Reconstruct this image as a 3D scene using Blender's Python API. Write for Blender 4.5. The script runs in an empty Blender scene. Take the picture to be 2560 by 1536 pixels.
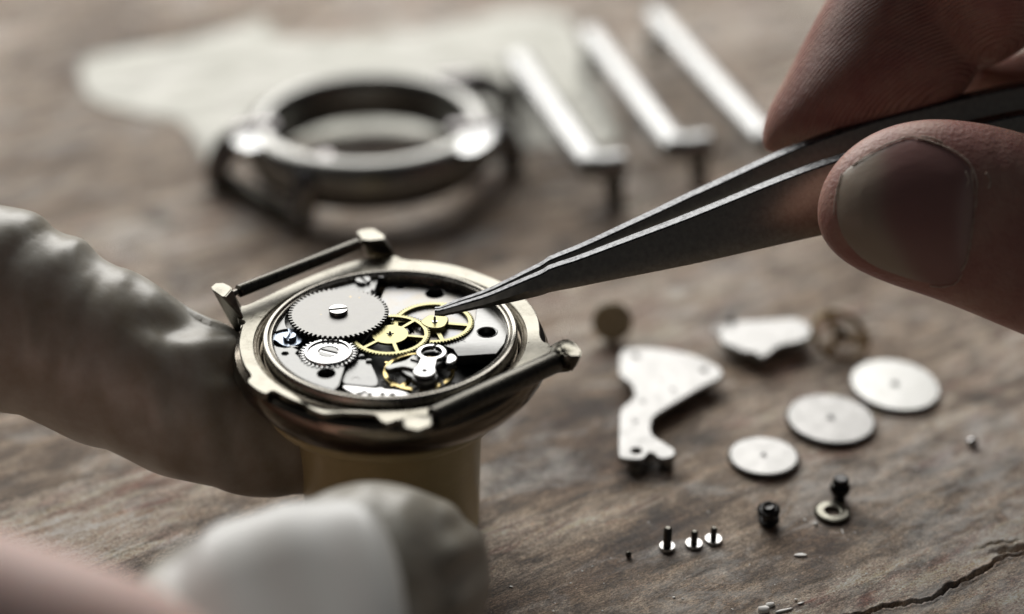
import bpy, bmesh, math, random
import numpy as np
from mathutils import Vector, Matrix, noise as mnoise
from mathutils.bvhtree import BVHTree
random.seed(7); rng = np.random.default_rng(7)
R = math.radians
# ------------------------------------------------------------------ camera, world, lamps, exposure
# 1 unit = 1 cm. The camera stands 12.2 cm over the table top and looks 30 degrees down along +Y.
S = bpy.context.scene
COL = S.collection
CAMZ, PITCH, FPX = 12.2, R(30), 4450.0
cd = bpy.data.cameras.new('camera'); cam = bpy.data.objects.new('camera', cd); COL.objects.link(cam)
cam.location = (0, 0, CAMZ); cam.rotation_euler = (R(90) - PITCH, 0, 0)
cd.sensor_width = 36; cd.lens = 36 * FPX / 2560; cd.clip_start = 0.5; cd.clip_end = 2000
cd.dof.use_dof = True; cd.dof.focus_distance = 19.08; cd.dof.aperture_fstop = cd.lens * 1e-3 / (2 * 0.40)
S.camera = cam
w = bpy.data.worlds.new('World'); S.world = w; w.use_nodes = True
bg = w.node_tree.nodes['Background']; bg.inputs[0].default_value = (.92, .94, 1, 1); bg.inputs[1].default_value = .035
def area(name, loc, target, sx, sy, power, col):
    l = bpy.data.lights.new(name, 'AREA'); l.shape = 'RECTANGLE'; l.size = sx; l.size_y = sy; l.energy = power; l.color = col
    o = bpy.data.objects.new(name, l); COL.objects.link(o); o.location = loc
    o.rotation_euler = (Vector(target) - Vector(loc)).to_track_quat('-Z', 'Y').to_euler(); return o
area('window_light', (-14, 86, 47), (0, 20, 0), 88, 52, 104000, (1, .985, .95))
S.view_settings.view_transform = 'Standard'; S.view_settings.look = 'None'; S.view_settings.gamma = 1
S.view_settings.exposure = 0
S.cycles.use_denoising = True; S.cycles.max_bounces = 8

# ------------------------------------------------------------------ helpers
def reg(x0, y0, s): return lambda X, Y: (x0 + X / s, y0 + Y / s)      # measured enlargements of the frame (2560 px wide)
Z0 = reg(0, 0, .9664); Z1 = reg(500, 540, 4.946); Z2 = reg(900, 640, 4.946); Z3 = reg(560, 820, 4.946); Z4 = reg(900, 820, 4.946)
Z5 = reg(660, 680, 8.243); Z6 = reg(860, 740, 8.243); Z7 = reg(660, 820, 8.243); Z8 = reg(920, 840, 8.243)
ZB = reg(1500, 840, 3.71); ZG = reg(1900, 740, 2.968); ZS = reg(1540, 1160, 3.534); ZT = reg(1060, 360, 2.249)
ZI = reg(1860, 0, 3.2257); ZN = reg(1960, 260, 2.558); ZC = reg(1660, 1100, 2.749)
cP, sP = math.cos(PITCH), math.sin(PITCH)
def at(p, z):                     # the point of the horizontal plane at height z that is seen at p
    a = (p[0] - 1280) / FPX; b = -(p[1] - 768) / FPX
    r = Vector((a, cP + b * sP, -sP + b * cP)); t = (z - CAMZ) / r.z
    return Vector((r.x * t, r.y * t, z))
def dep(p, d):                    # the point seen at p at distance d along the camera axis
    a = (p[0] - 1280) / FPX; b = -(p[1] - 768) / FPX
    return Vector((a * d, (cP + b * sP) * d, CAMZ + (-sP + b * cP) * d))
def flat(zf, pts, z): return [tuple(at(zf(*p), z)[:2]) for p in pts]
ROOT = {}
def meta(o, label=None, cat=None, group=None, kind=None):
    for k, v in (('label', label), ('category', cat), ('group', group), ('kind', kind)):
        if v: o[k] = v
    return o
def thing(name, loc, label, cat, group=None):
    o = bpy.data.objects.new(name, None); COL.objects.link(o); o.location = loc; o.empty_display_size = .1
    ROOT[o.name] = Vector(loc); return meta(o, label, cat, group)
def put(name, me, mat, parent=None, base=None, sharp=35):
    off = ROOT[parent.name] if parent else Vector(base if base is not None else (0, 0, 0))
    me.transform(Matrix.Translation(-off))
    me.materials.clear(); me.materials.append(mat)
    if sharp is not None:
        me.shade_smooth(); me.set_sharp_from_angle(angle=R(sharp))
    o = bpy.data.objects.new(name, me); me.name = name; COL.objects.link(o)
    ROOT[o.name] = off
    if parent: o.parent = parent
    else: o.location = off
    return o
def from_bm(bm):
    bmesh.ops.recalc_face_normals(bm, faces=bm.faces[:])
    me = bpy.data.meshes.new('m'); bm.to_mesh(me); bm.free(); return me
def plate(outer, holes, z0, z1, bev=.006, res=1):
    cu = bpy.data.curves.new('c', 'CURVE'); cu.dimensions = '2D'; cu.fill_mode = 'BOTH'
    for loop in [outer] + list(holes):
        s = cu.splines.new('POLY'); s.points.add(len(loop) - 1)
        for q, p in zip(s.points, loop): q.co = (p[0], p[1], 0, 1)
        s.use_cyclic_u = True
    h = (z1 - z0) / 2; bev = min(bev, h * .9)
    cu.extrude = h - bev; cu.bevel_depth = bev; cu.bevel_resolution = res; cu.offset = -bev
    o = bpy.data.objects.new('c', cu); COL.objects.link(o)
    bpy.context.view_layer.update()
    me = bpy.data.meshes.new_from_object(o.evaluated_get(bpy.context.evaluated_depsgraph_get()))
    bpy.data.objects.remove(o); bpy.data.curves.remove(cu)
    me.transform(Matrix.Translation((0, 0, (z0 + z1) / 2))); return me
def circ(c, r, n=48, a0=0, a1=2 * math.pi, full=True):
    m = n if full else n - 1
    return [(c[0] + r * math.cos(a0 + (a1 - a0) * i / m), c[1] + r * math.sin(a0 + (a1 - a0) * i / m)) for i in range(n)]
def gear(c, r, depth, n, skew=0, ph=0, w=.5):
    P = []; st = 2 * math.pi / n
    for i in range(n):
        a = i * st + ph
        for f, rr in ((0, r - depth), (.5 - w / 2, r - depth), (.5 - w / 4 + skew, r - depth * .12), (.5 + skew, r), (.5 + w / 4 + skew, r - depth * .12), (.5 + w / 2, r - depth)):
            P.append((c[0] + rr * math.cos(a + f * st), c[1] + rr * math.sin(a + f * st)))
    return P
def smoothloop(P, it=2):
    for _ in range(it):
        Q = []
        for i in range(len(P)):
            a, b = P[i], P[(i + 1) % len(P)]
            Q += [(a[0] * .75 + b[0] * .25, a[1] * .75 + b[1] * .25), (a[0] * .25 + b[0] * .75, a[1] * .25 + b[1] * .75)]
        P = Q
    return P
def lathe(prof, c, n=96, closed=False, fn=None):
    bm = bmesh.new(); rows = []
    for (r, z) in prof:
        rows.append([bm.verts.new((c[0] + r * math.cos(2 * math.pi * i / n), c[1] + r * math.sin(2 * math.pi * i / n), z) if not fn else fn(r, z, 2 * math.pi * i / n)) for i in range(n)])
    m = len(rows)
    for j in range(m if closed else m - 1):
        a, b = rows[j], rows[(j + 1) % m]
        for i in range(n): bm.faces.new((a[i], a[(i + 1) % n], b[(i + 1) % n], b[i]))
    if not closed:
        for rw in (rows[0], rows[-1]): bm.faces.new(rw)
    bmesh.ops.remove_doubles(bm, verts=bm.verts[:], dist=1e-6)
    return from_bm(bm)
def tube(path, rad, n=12, squash=None):
    path = [Vector(p) for p in path]; bm = bmesh.new(); rows = []; up = Vector((0, 0, 1))
    for i, p in enumerate(path):
        t = (path[min(i + 1, len(path) - 1)] - path[max(i - 1, 0)]).normalized()
        s = t.cross(up)
        if s.length < .05: s = t.cross(Vector((0, 1, 0)))
        s.normalize(); q = s.cross(t).normalized()
        r = rad[i] if isinstance(rad, (list, tuple)) else rad
        sq = squash or 1
        rows.append([bm.verts.new(p + s * (r * math.cos(2 * math.pi * k / n)) + q * (r * sq * math.sin(2 * math.pi * k / n))) for k in range(n)])
    for a, b in zip(rows, rows[1:]):
        for k in range(n): bm.faces.new((a[k], a[(k + 1) % n], b[(k + 1) % n], b[k]))
    bm.faces.new(rows[0]); bm.faces.new(rows[-1]); return from_bm(bm)
def hull(pts, bev=.01, seg=2):
    bm = bmesh.new(); vs = [bm.verts.new(p) for p in pts]
    g = bmesh.ops.convex_hull(bm, input=vs)
    bmesh.ops.delete(bm, geom=[v for v in bm.verts if not v.link_faces], context='VERTS')
    bmesh.ops.dissolve_limit(bm, angle_limit=R(6), verts=bm.verts[:], edges=bm.edges[:])
    if bev: bmesh.ops.bevel(bm, geom=bm.edges[:], offset=bev, segments=seg, affect='EDGES', clamp_overlap=True)
    return from_bm(bm)
def spl(P, n=8):                   # Catmull-Rom through points
    P = [Vector(p) for p in P]; out = []
    for i in range(len(P) - 1):
        a, b, c, d = P[max(i - 1, 0)], P[i], P[i + 1], P[min(i + 2, len(P) - 1)]
        for k in range(n):
            t = k / n; out.append(.5 * ((2 * b) + (c - a) * t + (2 * a - 5 * b + 4 * c - d) * t * t + (3 * b - a - 3 * c + d) * t ** 3))
    return out + [P[-1]]
def joined(ms):
    bm = bmesh.new()
    for m in ms: bm.from_mesh(m); bpy.data.meshes.remove(m)
    me = bpy.data.meshes.new('m'); bm.to_mesh(me); bm.free(); return me

# ------------------------------------------------------------------ materials
def mat(name, base, rough=.4, metal=0, spec=.5, noise=None, bump=None, sss=0, sssr=(.3, .12, .06), coat=0, rvar=0, nscale=8, aniso_dir=None, alpha=None, trans=0):
    m = bpy.data.materials.new(name); m.use_nodes = True; N = m.node_tree.nodes; L = m.node_tree.links
    b = N['Principled BSDF']; b.inputs['Base Color'].default_value = (*base, 1); b.inputs['Roughness'].default_value = rough
    b.inputs['Metallic'].default_value = metal; b.inputs['Specular IOR Level'].default_value = spec
    if coat: b.inputs['Coat Weight'].default_value = coat
    if trans: b.inputs['Transmission Weight'].default_value = trans
    if sss:
        b.inputs['Subsurface Weight'].default_value = sss; b.inputs['Subsurface Radius'].default_value = sssr; b.inputs['Subsurface Scale'].default_value = 1
    tc = N.new('ShaderNodeTexCoord'); mp = N.new('ShaderNodeMapping'); L.new(tc.outputs['Object'], mp.inputs[0])
    if aniso_dir: mp.inputs['Rotation'].default_value = (0, 0, aniso_dir[0]); mp.inputs['Scale'].default_value = aniso_dir[1]
    if noise or rvar:
        n = N.new('ShaderNodeTexNoise'); n.inputs['Scale'].default_value = nscale; n.inputs['Detail'].default_value = 8; n.inputs['Roughness'].default_value = .65
        L.new(mp.outputs[0], n.inputs[0])
        if noise:
            r = N.new('ShaderNodeValToRGB'); r.color_ramp.elements[0].position = .35; r.color_ramp.elements[1].position = .68
            r.color_ramp.elements[0].color = (*noise, 1); r.color_ramp.elements[1].color = (*base, 1)
            L.new(n.outputs[0], r.inputs[0]); L.new(r.outputs[0], b.inputs['Base Color'])
        if rvar:
            mr = N.new('ShaderNodeMapRange'); mr.inputs['From Min'].default_value = .3; mr.inputs['From Max'].default_value = .7
            mr.inputs['To Min'].default_value = max(rough - rvar, .02); mr.inputs['To Max'].default_value = rough + rvar
            L.new(n.outputs[0], mr.inputs[0]); L.new(mr.outputs[0], b.inputs['Roughness'])
    if bump:
        n2 = N.new('ShaderNodeTexNoise'); n2.inputs['Scale'].default_value = bump[0]; n2.inputs['Detail'].default_value = 6; L.new(mp.outputs[0], n2.inputs[0])
        bp = N.new('ShaderNodeBump'); bp.inputs['Strength'].default_value = bump[1]; bp.inputs['Distance'].default_value = bump[2]
        L.new(n2.outputs[0], bp.inputs['Height']); L.new(bp.outputs[0], b.inputs['Normal'])
    return m
M = {}
M['case'] = mat('worn_gilt', (0.237, 0.225, 0.191), .33, 1, noise=(0.090, 0.084, 0.067), nscale=3.0, rvar=.12, bump=(38, .4, .005))
M['case_side'] = mat('polished_gilt', (.15, .128, .10), .15, 1, rvar=.07, nscale=3, bump=(14, .10, .008))
M['groove'] = mat('rough_groove', (0.350, 0.322, 0.266), .5, 1, noise=(0.112, 0.091, 0.063), nscale=22, bump=(70, .9, .01))
M['ring'] = mat('ring_steel', (0.243, 0.229, 0.202), .26, 1, rvar=.1, noise=(0.185, 0.173, 0.150), nscale=6)
M['nickel'] = mat('nickel_plate', (0.171, 0.171, 0.167), .38, 1, rvar=.08, noise=(0.106, 0.106, 0.105), nscale=7, bump=(120, .25, .003))
M['nickel_dark'] = mat('under_plate', (0.192, 0.192, 0.188), .4, 1, noise=(0.136, 0.136, 0.132))
M['brushed'] = mat('brushed_plate', (0.178, 0.178, 0.176), .34, 1, noise=(0.131, 0.131, 0.128), nscale=10, aniso_dir=(R(4), (1, 14, 1)), bump=(9, .22, .003))
M['stained'] = mat('stained_nickel', (0.176, 0.181, 0.191), .36, 1, noise=(0.129, 0.117, 0.098), nscale=3.2, rvar=.08, bump=(60, .2, .003))
M['ratchet'] = mat('satin_steel', (0.168, 0.165, 0.161), .42, 1, noise=(0.121, 0.119, 0.113), nscale=8, rvar=.06, bump=(90, .25, .003))
M['white_steel'] = mat('polished_steel', (0.336, 0.333, 0.330), .22, 1, rvar=.06, bump=(20, .1, .004))
M['screw'] = mat('screw_steel', (0.332, 0.328, 0.319), .2, 1, rvar=.06)
M['blue'] = mat('blued_steel', (.20, .23, .28), .3, 1, rvar=.08)
M['brass'] = mat('pale_brass', (0.242, 0.223, 0.118), .36, 1, noise=(0.191, 0.172, 0.083), nscale=12, rvar=.08)
M['brass_dark'] = mat('tarnished_brass', (.42, .33, .17), .42, 1, noise=(.22, .16, .09), nscale=8)
M['gold'] = mat('balance_brass', (0.310, 0.243, 0.108), .26, 1)
M['black'] = mat('blackened_steel', (.06, .058, .056), .34, .6, noise=(.015, .014, .014), nscale=14)
M['bar'] = mat('dark_strap_bar', (.115, .11, .095), .34, 1, noise=(.07, .065, .055), nscale=20, rvar=.12, bump=(70, .5, .004))
M['void'] = mat('oily_dark_plate', (.09, .09, .088), .42, .8, noise=(.02, .02, .02), nscale=6)  # dark mottled metal for the movement floor
M['tweezer'] = mat('tweezer_steel', (.42, .39, .335), .40, 1, noise=(.31, .285, .245), nscale=18, rvar=.05, bump=(100, .2, .002))
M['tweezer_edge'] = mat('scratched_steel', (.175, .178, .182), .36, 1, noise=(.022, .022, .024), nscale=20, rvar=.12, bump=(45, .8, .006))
M['loose'] = mat('loose_nickel', (0.255, 0.252, 0.246), .44, 1, noise=(0.214, 0.210, 0.205), nscale=7, rvar=.08, bump=(60, .3, .003))
M['loose_bright'] = mat('loose_polished', (0.303, 0.301, 0.291), .34, 1, noise=(0.271, 0.269, 0.262), nscale=7, rvar=.06)
M['chrome'] = mat('satin_chrome', (0.486, 0.486, 0.502), .34, 1, noise=(0.486, 0.486, 0.470), nscale=4)  # bright copy of the chrome: highlight on the lug tops put into the colour
M['rod'] = mat('bright_steel_rod', (.29, .29, .288), .38, 1, noise=(.235, .235, .232), nscale=5)
M['dark_chrome'] = mat('dark_chrome', (.16, .15, .15), .25, 1)  # dark copy of the chrome: shade on the lug legs put into the colour
M['case_steel'] = mat('steel_case', (0.231, 0.228, 0.217), .30, 1, noise=(0.189, 0.186, 0.175), nscale=3)
M['cream'] = mat('cream_plastic', (.46, .39, .20), .33, 0, noise=(.41, .34, .17), nscale=3, sss=.08, sssr=(.4, .3, .15), bump=(8, .08, .02))
M['paper'] = mat('paper', (.90, .885, .82), .85, 0, noise=(.66, .655, .58), nscale=.9, bump=(1.4, .9, .25))
M['flake'] = mat('white_flake', (.92, .90, .86), .6, 0)
M['line'] = mat('engraved_line', (.03, .03, .03), .7, .2)
M['latex'] = mat('latex', (.38, .365, .325), .42, 0, spec=.65, noise=(.27, .24, .185), nscale=1.5, sss=.02, sssr=(.35, .22, .10), bump=(26, .12, .01))
M['latex_fold'] = mat('latex_doubled', (.60, .595, .575), .36, 0, noise=(.54, .53, .50), nscale=1.2, spec=.6, bump=(10, .1, .01))  # whiter copy of the latex: light on the upward fold put into the colour

def skin_material(name, base, dark, ridge=False):
    m = mat(name, base, .46, 0, noise=dark, nscale=1.6, sss=.22, sssr=(.30, .10, .05), spec=.4)
    N = m.node_tree.nodes; L = m.node_tree.links; b = N['Principled BSDF']
    tc = N.new('ShaderNodeTexCoord')
    v = N.new('ShaderNodeTexVoronoi'); v.inputs['Scale'].default_value = 16; v.feature = 'DISTANCE_TO_EDGE'; L.new(tc.outputs['Object'], v.inputs[0])
    n = N.new('ShaderNodeTexNoise'); n.inputs['Scale'].default_value = 22; n.inputs['Detail'].default_value = 7; L.new(tc.outputs['Object'], n.inputs[0])
    b1 = N.new('ShaderNodeBump'); b1.inputs['Strength'].default_value = .5; b1.inputs['Distance'].default_value = .03; L.new(n.outputs[0], b1.inputs['Height'])
    out = b1
    if ridge:
        mp = N.new('ShaderNodeMapping'); mp.inputs['Location'].default_value = ridge[0]; L.new(tc.outputs['Object'], mp.inputs[0])
        wv = N.new('ShaderNodeTexWave'); wv.wave_type = 'RINGS'; wv.rings_direction = 'SPHERICAL'; wv.inputs['Scale'].default_value = 7.6
        wv.inputs['Distortion'].default_value = 2.6; wv.inputs['Detail'].default_value = 2; wv.inputs['Detail Scale'].default_value = .9
        L.new(mp.outputs[0], wv.inputs[0])
        b2 = N.new('ShaderNodeBump'); b2.inputs['Strength'].default_value = 1.0; b2.inputs['Distance'].default_value = .018
        vc = N.new('ShaderNodeVertexColor'); vc.layer_name = 'ridges'; mu = N.new('ShaderNodeMath'); mu.operation = 'MULTIPLY'; L.new(vc.outputs[0], mu.inputs[0]); L.new(wv.outputs[0], mu.inputs[1]); L.new(mu.outputs[0], b2.inputs['Height']); L.new(b1.outputs[0], b2.inputs['Normal']); out = b2
    L.new(out.outputs[0], b.inputs['Normal']); return m

def wood_material():
    m = bpy.data.materials.new('worn_wood'); m.use_nodes = True; N = m.node_tree.nodes; L = m.node_tree.links; b = N['Principled BSDF']
    tc = N.new('ShaderNodeTexCoord')
    def mapping(rot, sc):
        # rotate first, then stretch
        a = N.new('ShaderNodeMapping'); a.vector_type = 'POINT'; a.inputs['Rotation'].default_value = (0, 0, R(rot)); L.new(tc.outputs['Object'], a.inputs[0])
        c = N.new('ShaderNodeMapping'); c.inputs['Scale'].default_value = sc; L.new(a.outputs[0], c.inputs[0]); return c
    def nz(mpn, scale, det=8, ro=.6, dist=0):
        n = N.new('ShaderNodeTexNoise'); n.inputs['Scale'].default_value = scale; n.inputs['Detail'].default_value = det
        n.inputs['Roughness'].default_value = ro; n.inputs['Distortion'].default_value = dist; L.new(mpn.outputs[0], n.inputs[0]); return n
    def ramp(src, stops):
        r = N.new('ShaderNodeValToRGB'); e = r.color_ramp.elements
        while len(e) < len(stops): e.new(.5)
        for k, (p, c) in enumerate(stops): e[k].position = p; e[k].color = (*c, 1)
        L.new(src.outputs[0], r.inputs[0]); return r
    def mix(a, b_, f, mode='MIX', fac=None):
        x = N.new('ShaderNodeMix'); x.data_type = 'RGBA'; x.blend_type = mode
        L.new(a, x.inputs[6]); L.new(b_, x.inputs[7])
        if fac is not None: x.inputs[0].default_value = fac
        else: L.new(f, x.inputs[0])
        return x.outputs[2]
    big = ramp(nz(mapping(-30, (.17, .50, 1)), 1, 7, .62, .5), [(.32, (.15, .10, .070)), (.43, (.38, .295, .225)), (.54, (.58, .485, .40)), (.68, (.70, .64, .575))])
    grain = ramp(nz(mapping(-34, (.55, 3.2, 1)), 1.6, 9, .72, .6), [(.36, (.12, .11, .105)), (.52, (.51, .51, .51)), (.70, (.95, .95, .95))])
    c1 = mix(big.outputs[0], grain.outputs[0], None, 'OVERLAY', .80)
    fine = ramp(nz(mapping(-36, (5, 12, 1)), 2.6, 10, .80, .3), [(.38, (.15, .14, .135)), (.52, (.51, .51, .51)), (.66, (1, 1, 1))])
    c2 = mix(c1, fine.outputs[0], None, 'OVERLAY', .80)
    # pale worn scuffs and dark stains
    sc = ramp(nz(mapping(-30, (.5, .9, 1)), 1.1, 9, .66, .8), [(.53, (0, 0, 0)), (.72, (.85, .85, .85))])
    col = N.new('ShaderNodeRGB'); col.outputs[0].default_value = (.72, .69, .66, 1)
    c3 = mix(c2, col.outputs[0], sc.outputs[0])
    st = ramp(nz(mapping(-28, (.36, .8, 1)), 1.7, 9, .72, 1.0), [(.50, (0, 0, 0)), (.68, (.85, .85, .85))])
    col2 = N.new('ShaderNodeRGB'); col2.outputs[0].default_value = (.045, .04, .038, 1)
    c4 = mix(c3, col2.outputs[0], st.outputs[0])
    sp = ramp(nz(mapping(-35, (1, 1.7, 1)), 30, 9, .85, .2), [(.39, (.02, .02, .02)), (.50, (.50, .50, .50)), (.60, (1, 1, 1))])
    c4 = mix(c4, sp.outputs[0], None, 'OVERLAY', .88)
    sp2 = ramp(nz(mapping(-33, (.8, 1.5, 1)), 2.6, 9, .75, .6), [(.34, (.12, .115, .11)), (.50, (.50, .50, .50)), (.66, (.98, .98, .98))])
    c4 = mix(c4, sp2.outputs[0], None, 'OVERLAY', .62)
    for (px, py, rad, amt) in ((2230, 420, 1.9, .62), (1900, 1050, 1.5, .45), (300, 1150, 1.5, .5)):
        g = at(ZC(px, py), 0); vd = N.new('ShaderNodeVectorMath'); vd.operation = 'DISTANCE'; vd.inputs[1].default_value = (g.x, g.y, 0); L.new(tc.outputs['Object'], vd.inputs[0])
        mr = N.new('ShaderNodeMapRange'); mr.inputs['From Min'].default_value = rad; mr.inputs['From Max'].default_value = rad * .15; mr.inputs['To Max'].default_value = amt; L.new(vd.outputs['Value'], mr.inputs[0])
        nn = ramp(nz(mapping(-32, (.8, 1.7, 1)), 2.2, 10, .78, .8), [(.45, (0, 0, 0)), (.62, (1, 1, 1))])
        mm = N.new('ShaderNodeMath'); mm.operation = 'MULTIPLY'; L.new(mr.outputs[0], mm.inputs[0]); L.new(nn.outputs[0], mm.inputs[1])
        pale = N.new('ShaderNodeRGB'); pale.outputs[0].default_value = (.80, .785, .76, 1); c4 = mix(c4, pale.outputs[0], mm.outputs[0])
    hs_ = N.new('ShaderNodeHueSaturation'); hs_.inputs['Saturation'].default_value = 1.16; hs_.inputs['Value'].default_value = 1.10; L.new(c4, hs_.inputs['Color'])
    L.new(hs_.outputs[0], b.inputs['Base Color'])
    rr = N.new('ShaderNodeMapRange'); rr.inputs['To Min'].default_value = .42; rr.inputs['To Max'].default_value = .72
    L.new(nz(mapping(-30, (1, 3, 1)), 1.3).outputs[0], rr.inputs[0]); L.new(rr.outputs[0], b.inputs['Roughness'])
    bn = nz(mapping(-36, (5, 9, 1)), 6.5, 10, .82, .3); bp = N.new('ShaderNodeBump'); bp.inputs['Strength'].default_value = 1; bp.inputs['Distance'].default_value = .05
    L.new(bn.outputs[0], bp.inputs['Height'])
    bn2 = nz(mapping(-34, (.5, 4, 1)), 1.6, 6, .6, .5); bp2 = N.new('ShaderNodeBump'); bp2.inputs['Strength'].default_value = .5; bp2.inputs['Distance'].default_value = .06
    L.new(bn2.outputs[0], bp2.inputs['Height']); L.new(bp.outputs[0], bp2.inputs['Normal']); L.new(bp2.outputs[0], b.inputs['Normal'])
    return m
M['wood'] = wood_material()

# ------------------------------------------------------------------ the table top, with its crack and gouge cut into it
def pw(lo, hi, a, b, fine, coarse):
    xs = list(np.arange(lo, a, coarse)) + list(np.arange(a, b, fine)) + list(np.arange(b, hi + coarse, coarse)); return np.array(xs)
gx = pw(-60, 60, 3.4, 7.2, .016, 1.2); gy = pw(-14, 80, 14.0, 17.2, .016, 1.2)
GX, GY = np.meshgrid(gx, gy, indexing='ij'); GZ = np.zeros_like(GX)
crack = [at(ZC(*p), 0) for p in [(1250, 1215), (1350, 1190), (1560, 1150), (1750, 1110), (1900, 1060), (2000, 1000), (2100, 950), (2200, 880), (2330, 820), (2474, 780), (2600, 740)]]
cr = np.array([p[:2] for p in crack]); wj = [.016, .018, .020, .014, .022, .015, .021, .017, .015, .015, .015]
loc = (GX > 3.3) & (GX < 7.3) & (GY > 13.9) & (GY < 17.3)
X, Y = GX[loc], GY[loc]; dmin = np.full(X.shape, 9.)
X2 = X + .010 * np.sin(X * 31 + 1); Y2 = Y + .022 * np.sin(X * 7.3 + Y * 3) + .012 * np.sin(X * 17 + 1) + .010 * np.sin(X * 41) + .005 * np.sin(X * 97)
for i in range(len(cr) - 1):
    a, b_ = cr[i], cr[i + 1]; d = b_ - a; t = np.clip(((X2 - a[0]) * d[0] + (Y2 - a[1]) * d[1]) / (d @ d), 0, 1)
    dmin = np.minimum(dmin, np.hypot(X2 - a[0] - t * d[0], Y2 - a[1] - t * d[1]) / wj[i])
z = -.12 * np.exp(-(dmin ** 2) * 1.2) + .014 * np.exp(-((dmin - 2.6) / 1.1) ** 2)
for (cx, cy, rx, ry, dp) in ((2450, 735, .30, .038, .13), (2300, 712, .28, .016, .04), (2390, 768, .20, .018, .05)):
    g = at(ZC(cx, cy), 0); an = R(20); ux = (X2 - g.x) * math.cos(an) + (Y2 - g.y) * math.sin(an); uy = -(X2 - g.x) * math.sin(an) + (Y2 - g.y) * math.cos(an)
    z -= dp * np.exp(-((ux / rx) ** 2 + (uy / ry) ** 2) * 1.2)
GZ[loc] = z
nx, ny = GX.shape
V = np.stack([GX.ravel(), GY.ravel(), GZ.ravel()], 1)
ii = np.arange(nx * ny).reshape(nx, ny)
Fq = np.stack([ii[:-1, :-1].ravel(), ii[1:, :-1].ravel(), ii[1:, 1:].ravel(), ii[:-1, 1:].ravel()], 1)
def npmesh(V, Fq):
    me = bpy.data.meshes.new('m'); me.vertices.add(len(V)); me.vertices.foreach_set('co', np.ascontiguousarray(V, dtype=np.float32).ravel())
    k = Fq.shape[1]; me.loops.add(Fq.size); me.loops.foreach_set('vertex_index', np.ascontiguousarray(Fq, dtype=np.int32).ravel())
    me.polygons.add(len(Fq)); me.polygons.foreach_set('loop_start', np.arange(0, Fq.size, k, dtype=np.int32))
    me.update(calc_edges=True); me.validate(); return me
tb = put('tabletop', npmesh(V, Fq), M['wood'], base=(0, 0, 0), sharp=None); meta(tb, kind='structure')
tb.data.shade_smooth()

# ------------------------------------------------------------------ the open watch
ZW = 2.43                            # the rim; the ring that holds the movement stands .07 proud of it
ZR = 2.50
C = at(Z0(944, 812), ZW); c2 = (C.x, C.y)
watch = thing('wristwatch', (C.x, C.y, 2.02), 'open gilt wristwatch lying face down on the cream holder, its gears laid bare', 'watch')
outer = flat(Z1, [(520, 1360), (570, 1300), (440, 1270), (500, 1100), (560, 1110), (800, 1000), (1000, 905), (1250, 790), (1500, 690), (1750, 600), (2050, 520), (2420, 480)], ZW)
outer += flat(Z2, [(540, 50), (800, 58), (1050, 90), (1300, 145), (1550, 235), (1760, 320), (1950, 440), (2080, 560), (2170, 680), (2225, 820), (2228, 1050), (2370, 1085), (2360, 1200)], ZW)
outer += flat(Z4, [(2330, 330), (2000, 490), (1600, 700), (1200, 905), (900, 1050), (915, 1150), (850, 1225), (720, 1255), (600, 1240), (520, 1180), (470, 1130), (400, 1165), (320, 1190), (240, 1140), (190, 1070)], ZW)
outer += flat(Z3, [(1750, 1060), (1600, 1052), (1400, 1050), (1260, 1070), (1150, 1045), (1050, 990), (1000, 945), (870, 905), (740, 845), (620, 775), (570, 785), (530, 825), (440, 790), (310, 700), (285, 640), (350, 595), (260, 490), (205, 350), (180, 200), (200, 60), (230, -60)], ZW)
outer = smoothloop(outer, 2)
# the stem recess on the front rim
nb = at(Z3(1330, 870), ZW)
def rimhole():
    P = []
    for i in range(160):
        a = 2 * math.pi * i / 160; r = 1.455
        x, y = c2[0] + r * math.cos(a), c2[1] + r * math.sin(a)
        d = math.hypot((x - nb.x) / .30, (y - nb.y) / .22)
        if d < 1.6: r += .095 * math.exp(-(d ** 4) * .9)
        P.append((c2[0] + r * math.cos(a), c2[1] + r * math.sin(a)))
    return P
put('case_back_rim', plate(outer, [rimhole()], ZW - .09, ZW, .012, 2), M['case'], watch)
z = ZW
put('case_body', lathe([(1.372, z - .16), (1.60, z - .055), (1.655, z - .085), (1.685, z - .15), (1.69, z - .22), (1.672, z - .30), (1.63, z - .37), (1.585, z - .42), (1.575, z - .435), (1.53, z - .49), (1.45, z - .545), (1.1, z - .55), (1.1, z - .50), (1.3, z - .50)], c2, 160, closed=True), M['case_side'], watch, sharp=28)
put('threaded_groove', lathe([(1.395, z - .12), (1.395, z - .045), (1.405, z - .03), (1.42, z - .04), (1.43, z - .022), (1.45, z - .030), (1.47, z - .02), (1.47, z - .12)], c2, 160, closed=True), M['groove'], watch)
put('casing_ring', lathe([(1.245, ZR - .16), (1.245, ZR - .034), (1.252, ZR - .020), (1.272, ZR - .014), (1.284, ZR - .024), (1.294, ZR - .008), (1.312, ZR + .004), (1.342, ZR + .002), (1.356, ZR - .014), (1.358, ZR - .22)], c2, 180, closed=True), M['ring'], watch, sharp=50)
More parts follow.
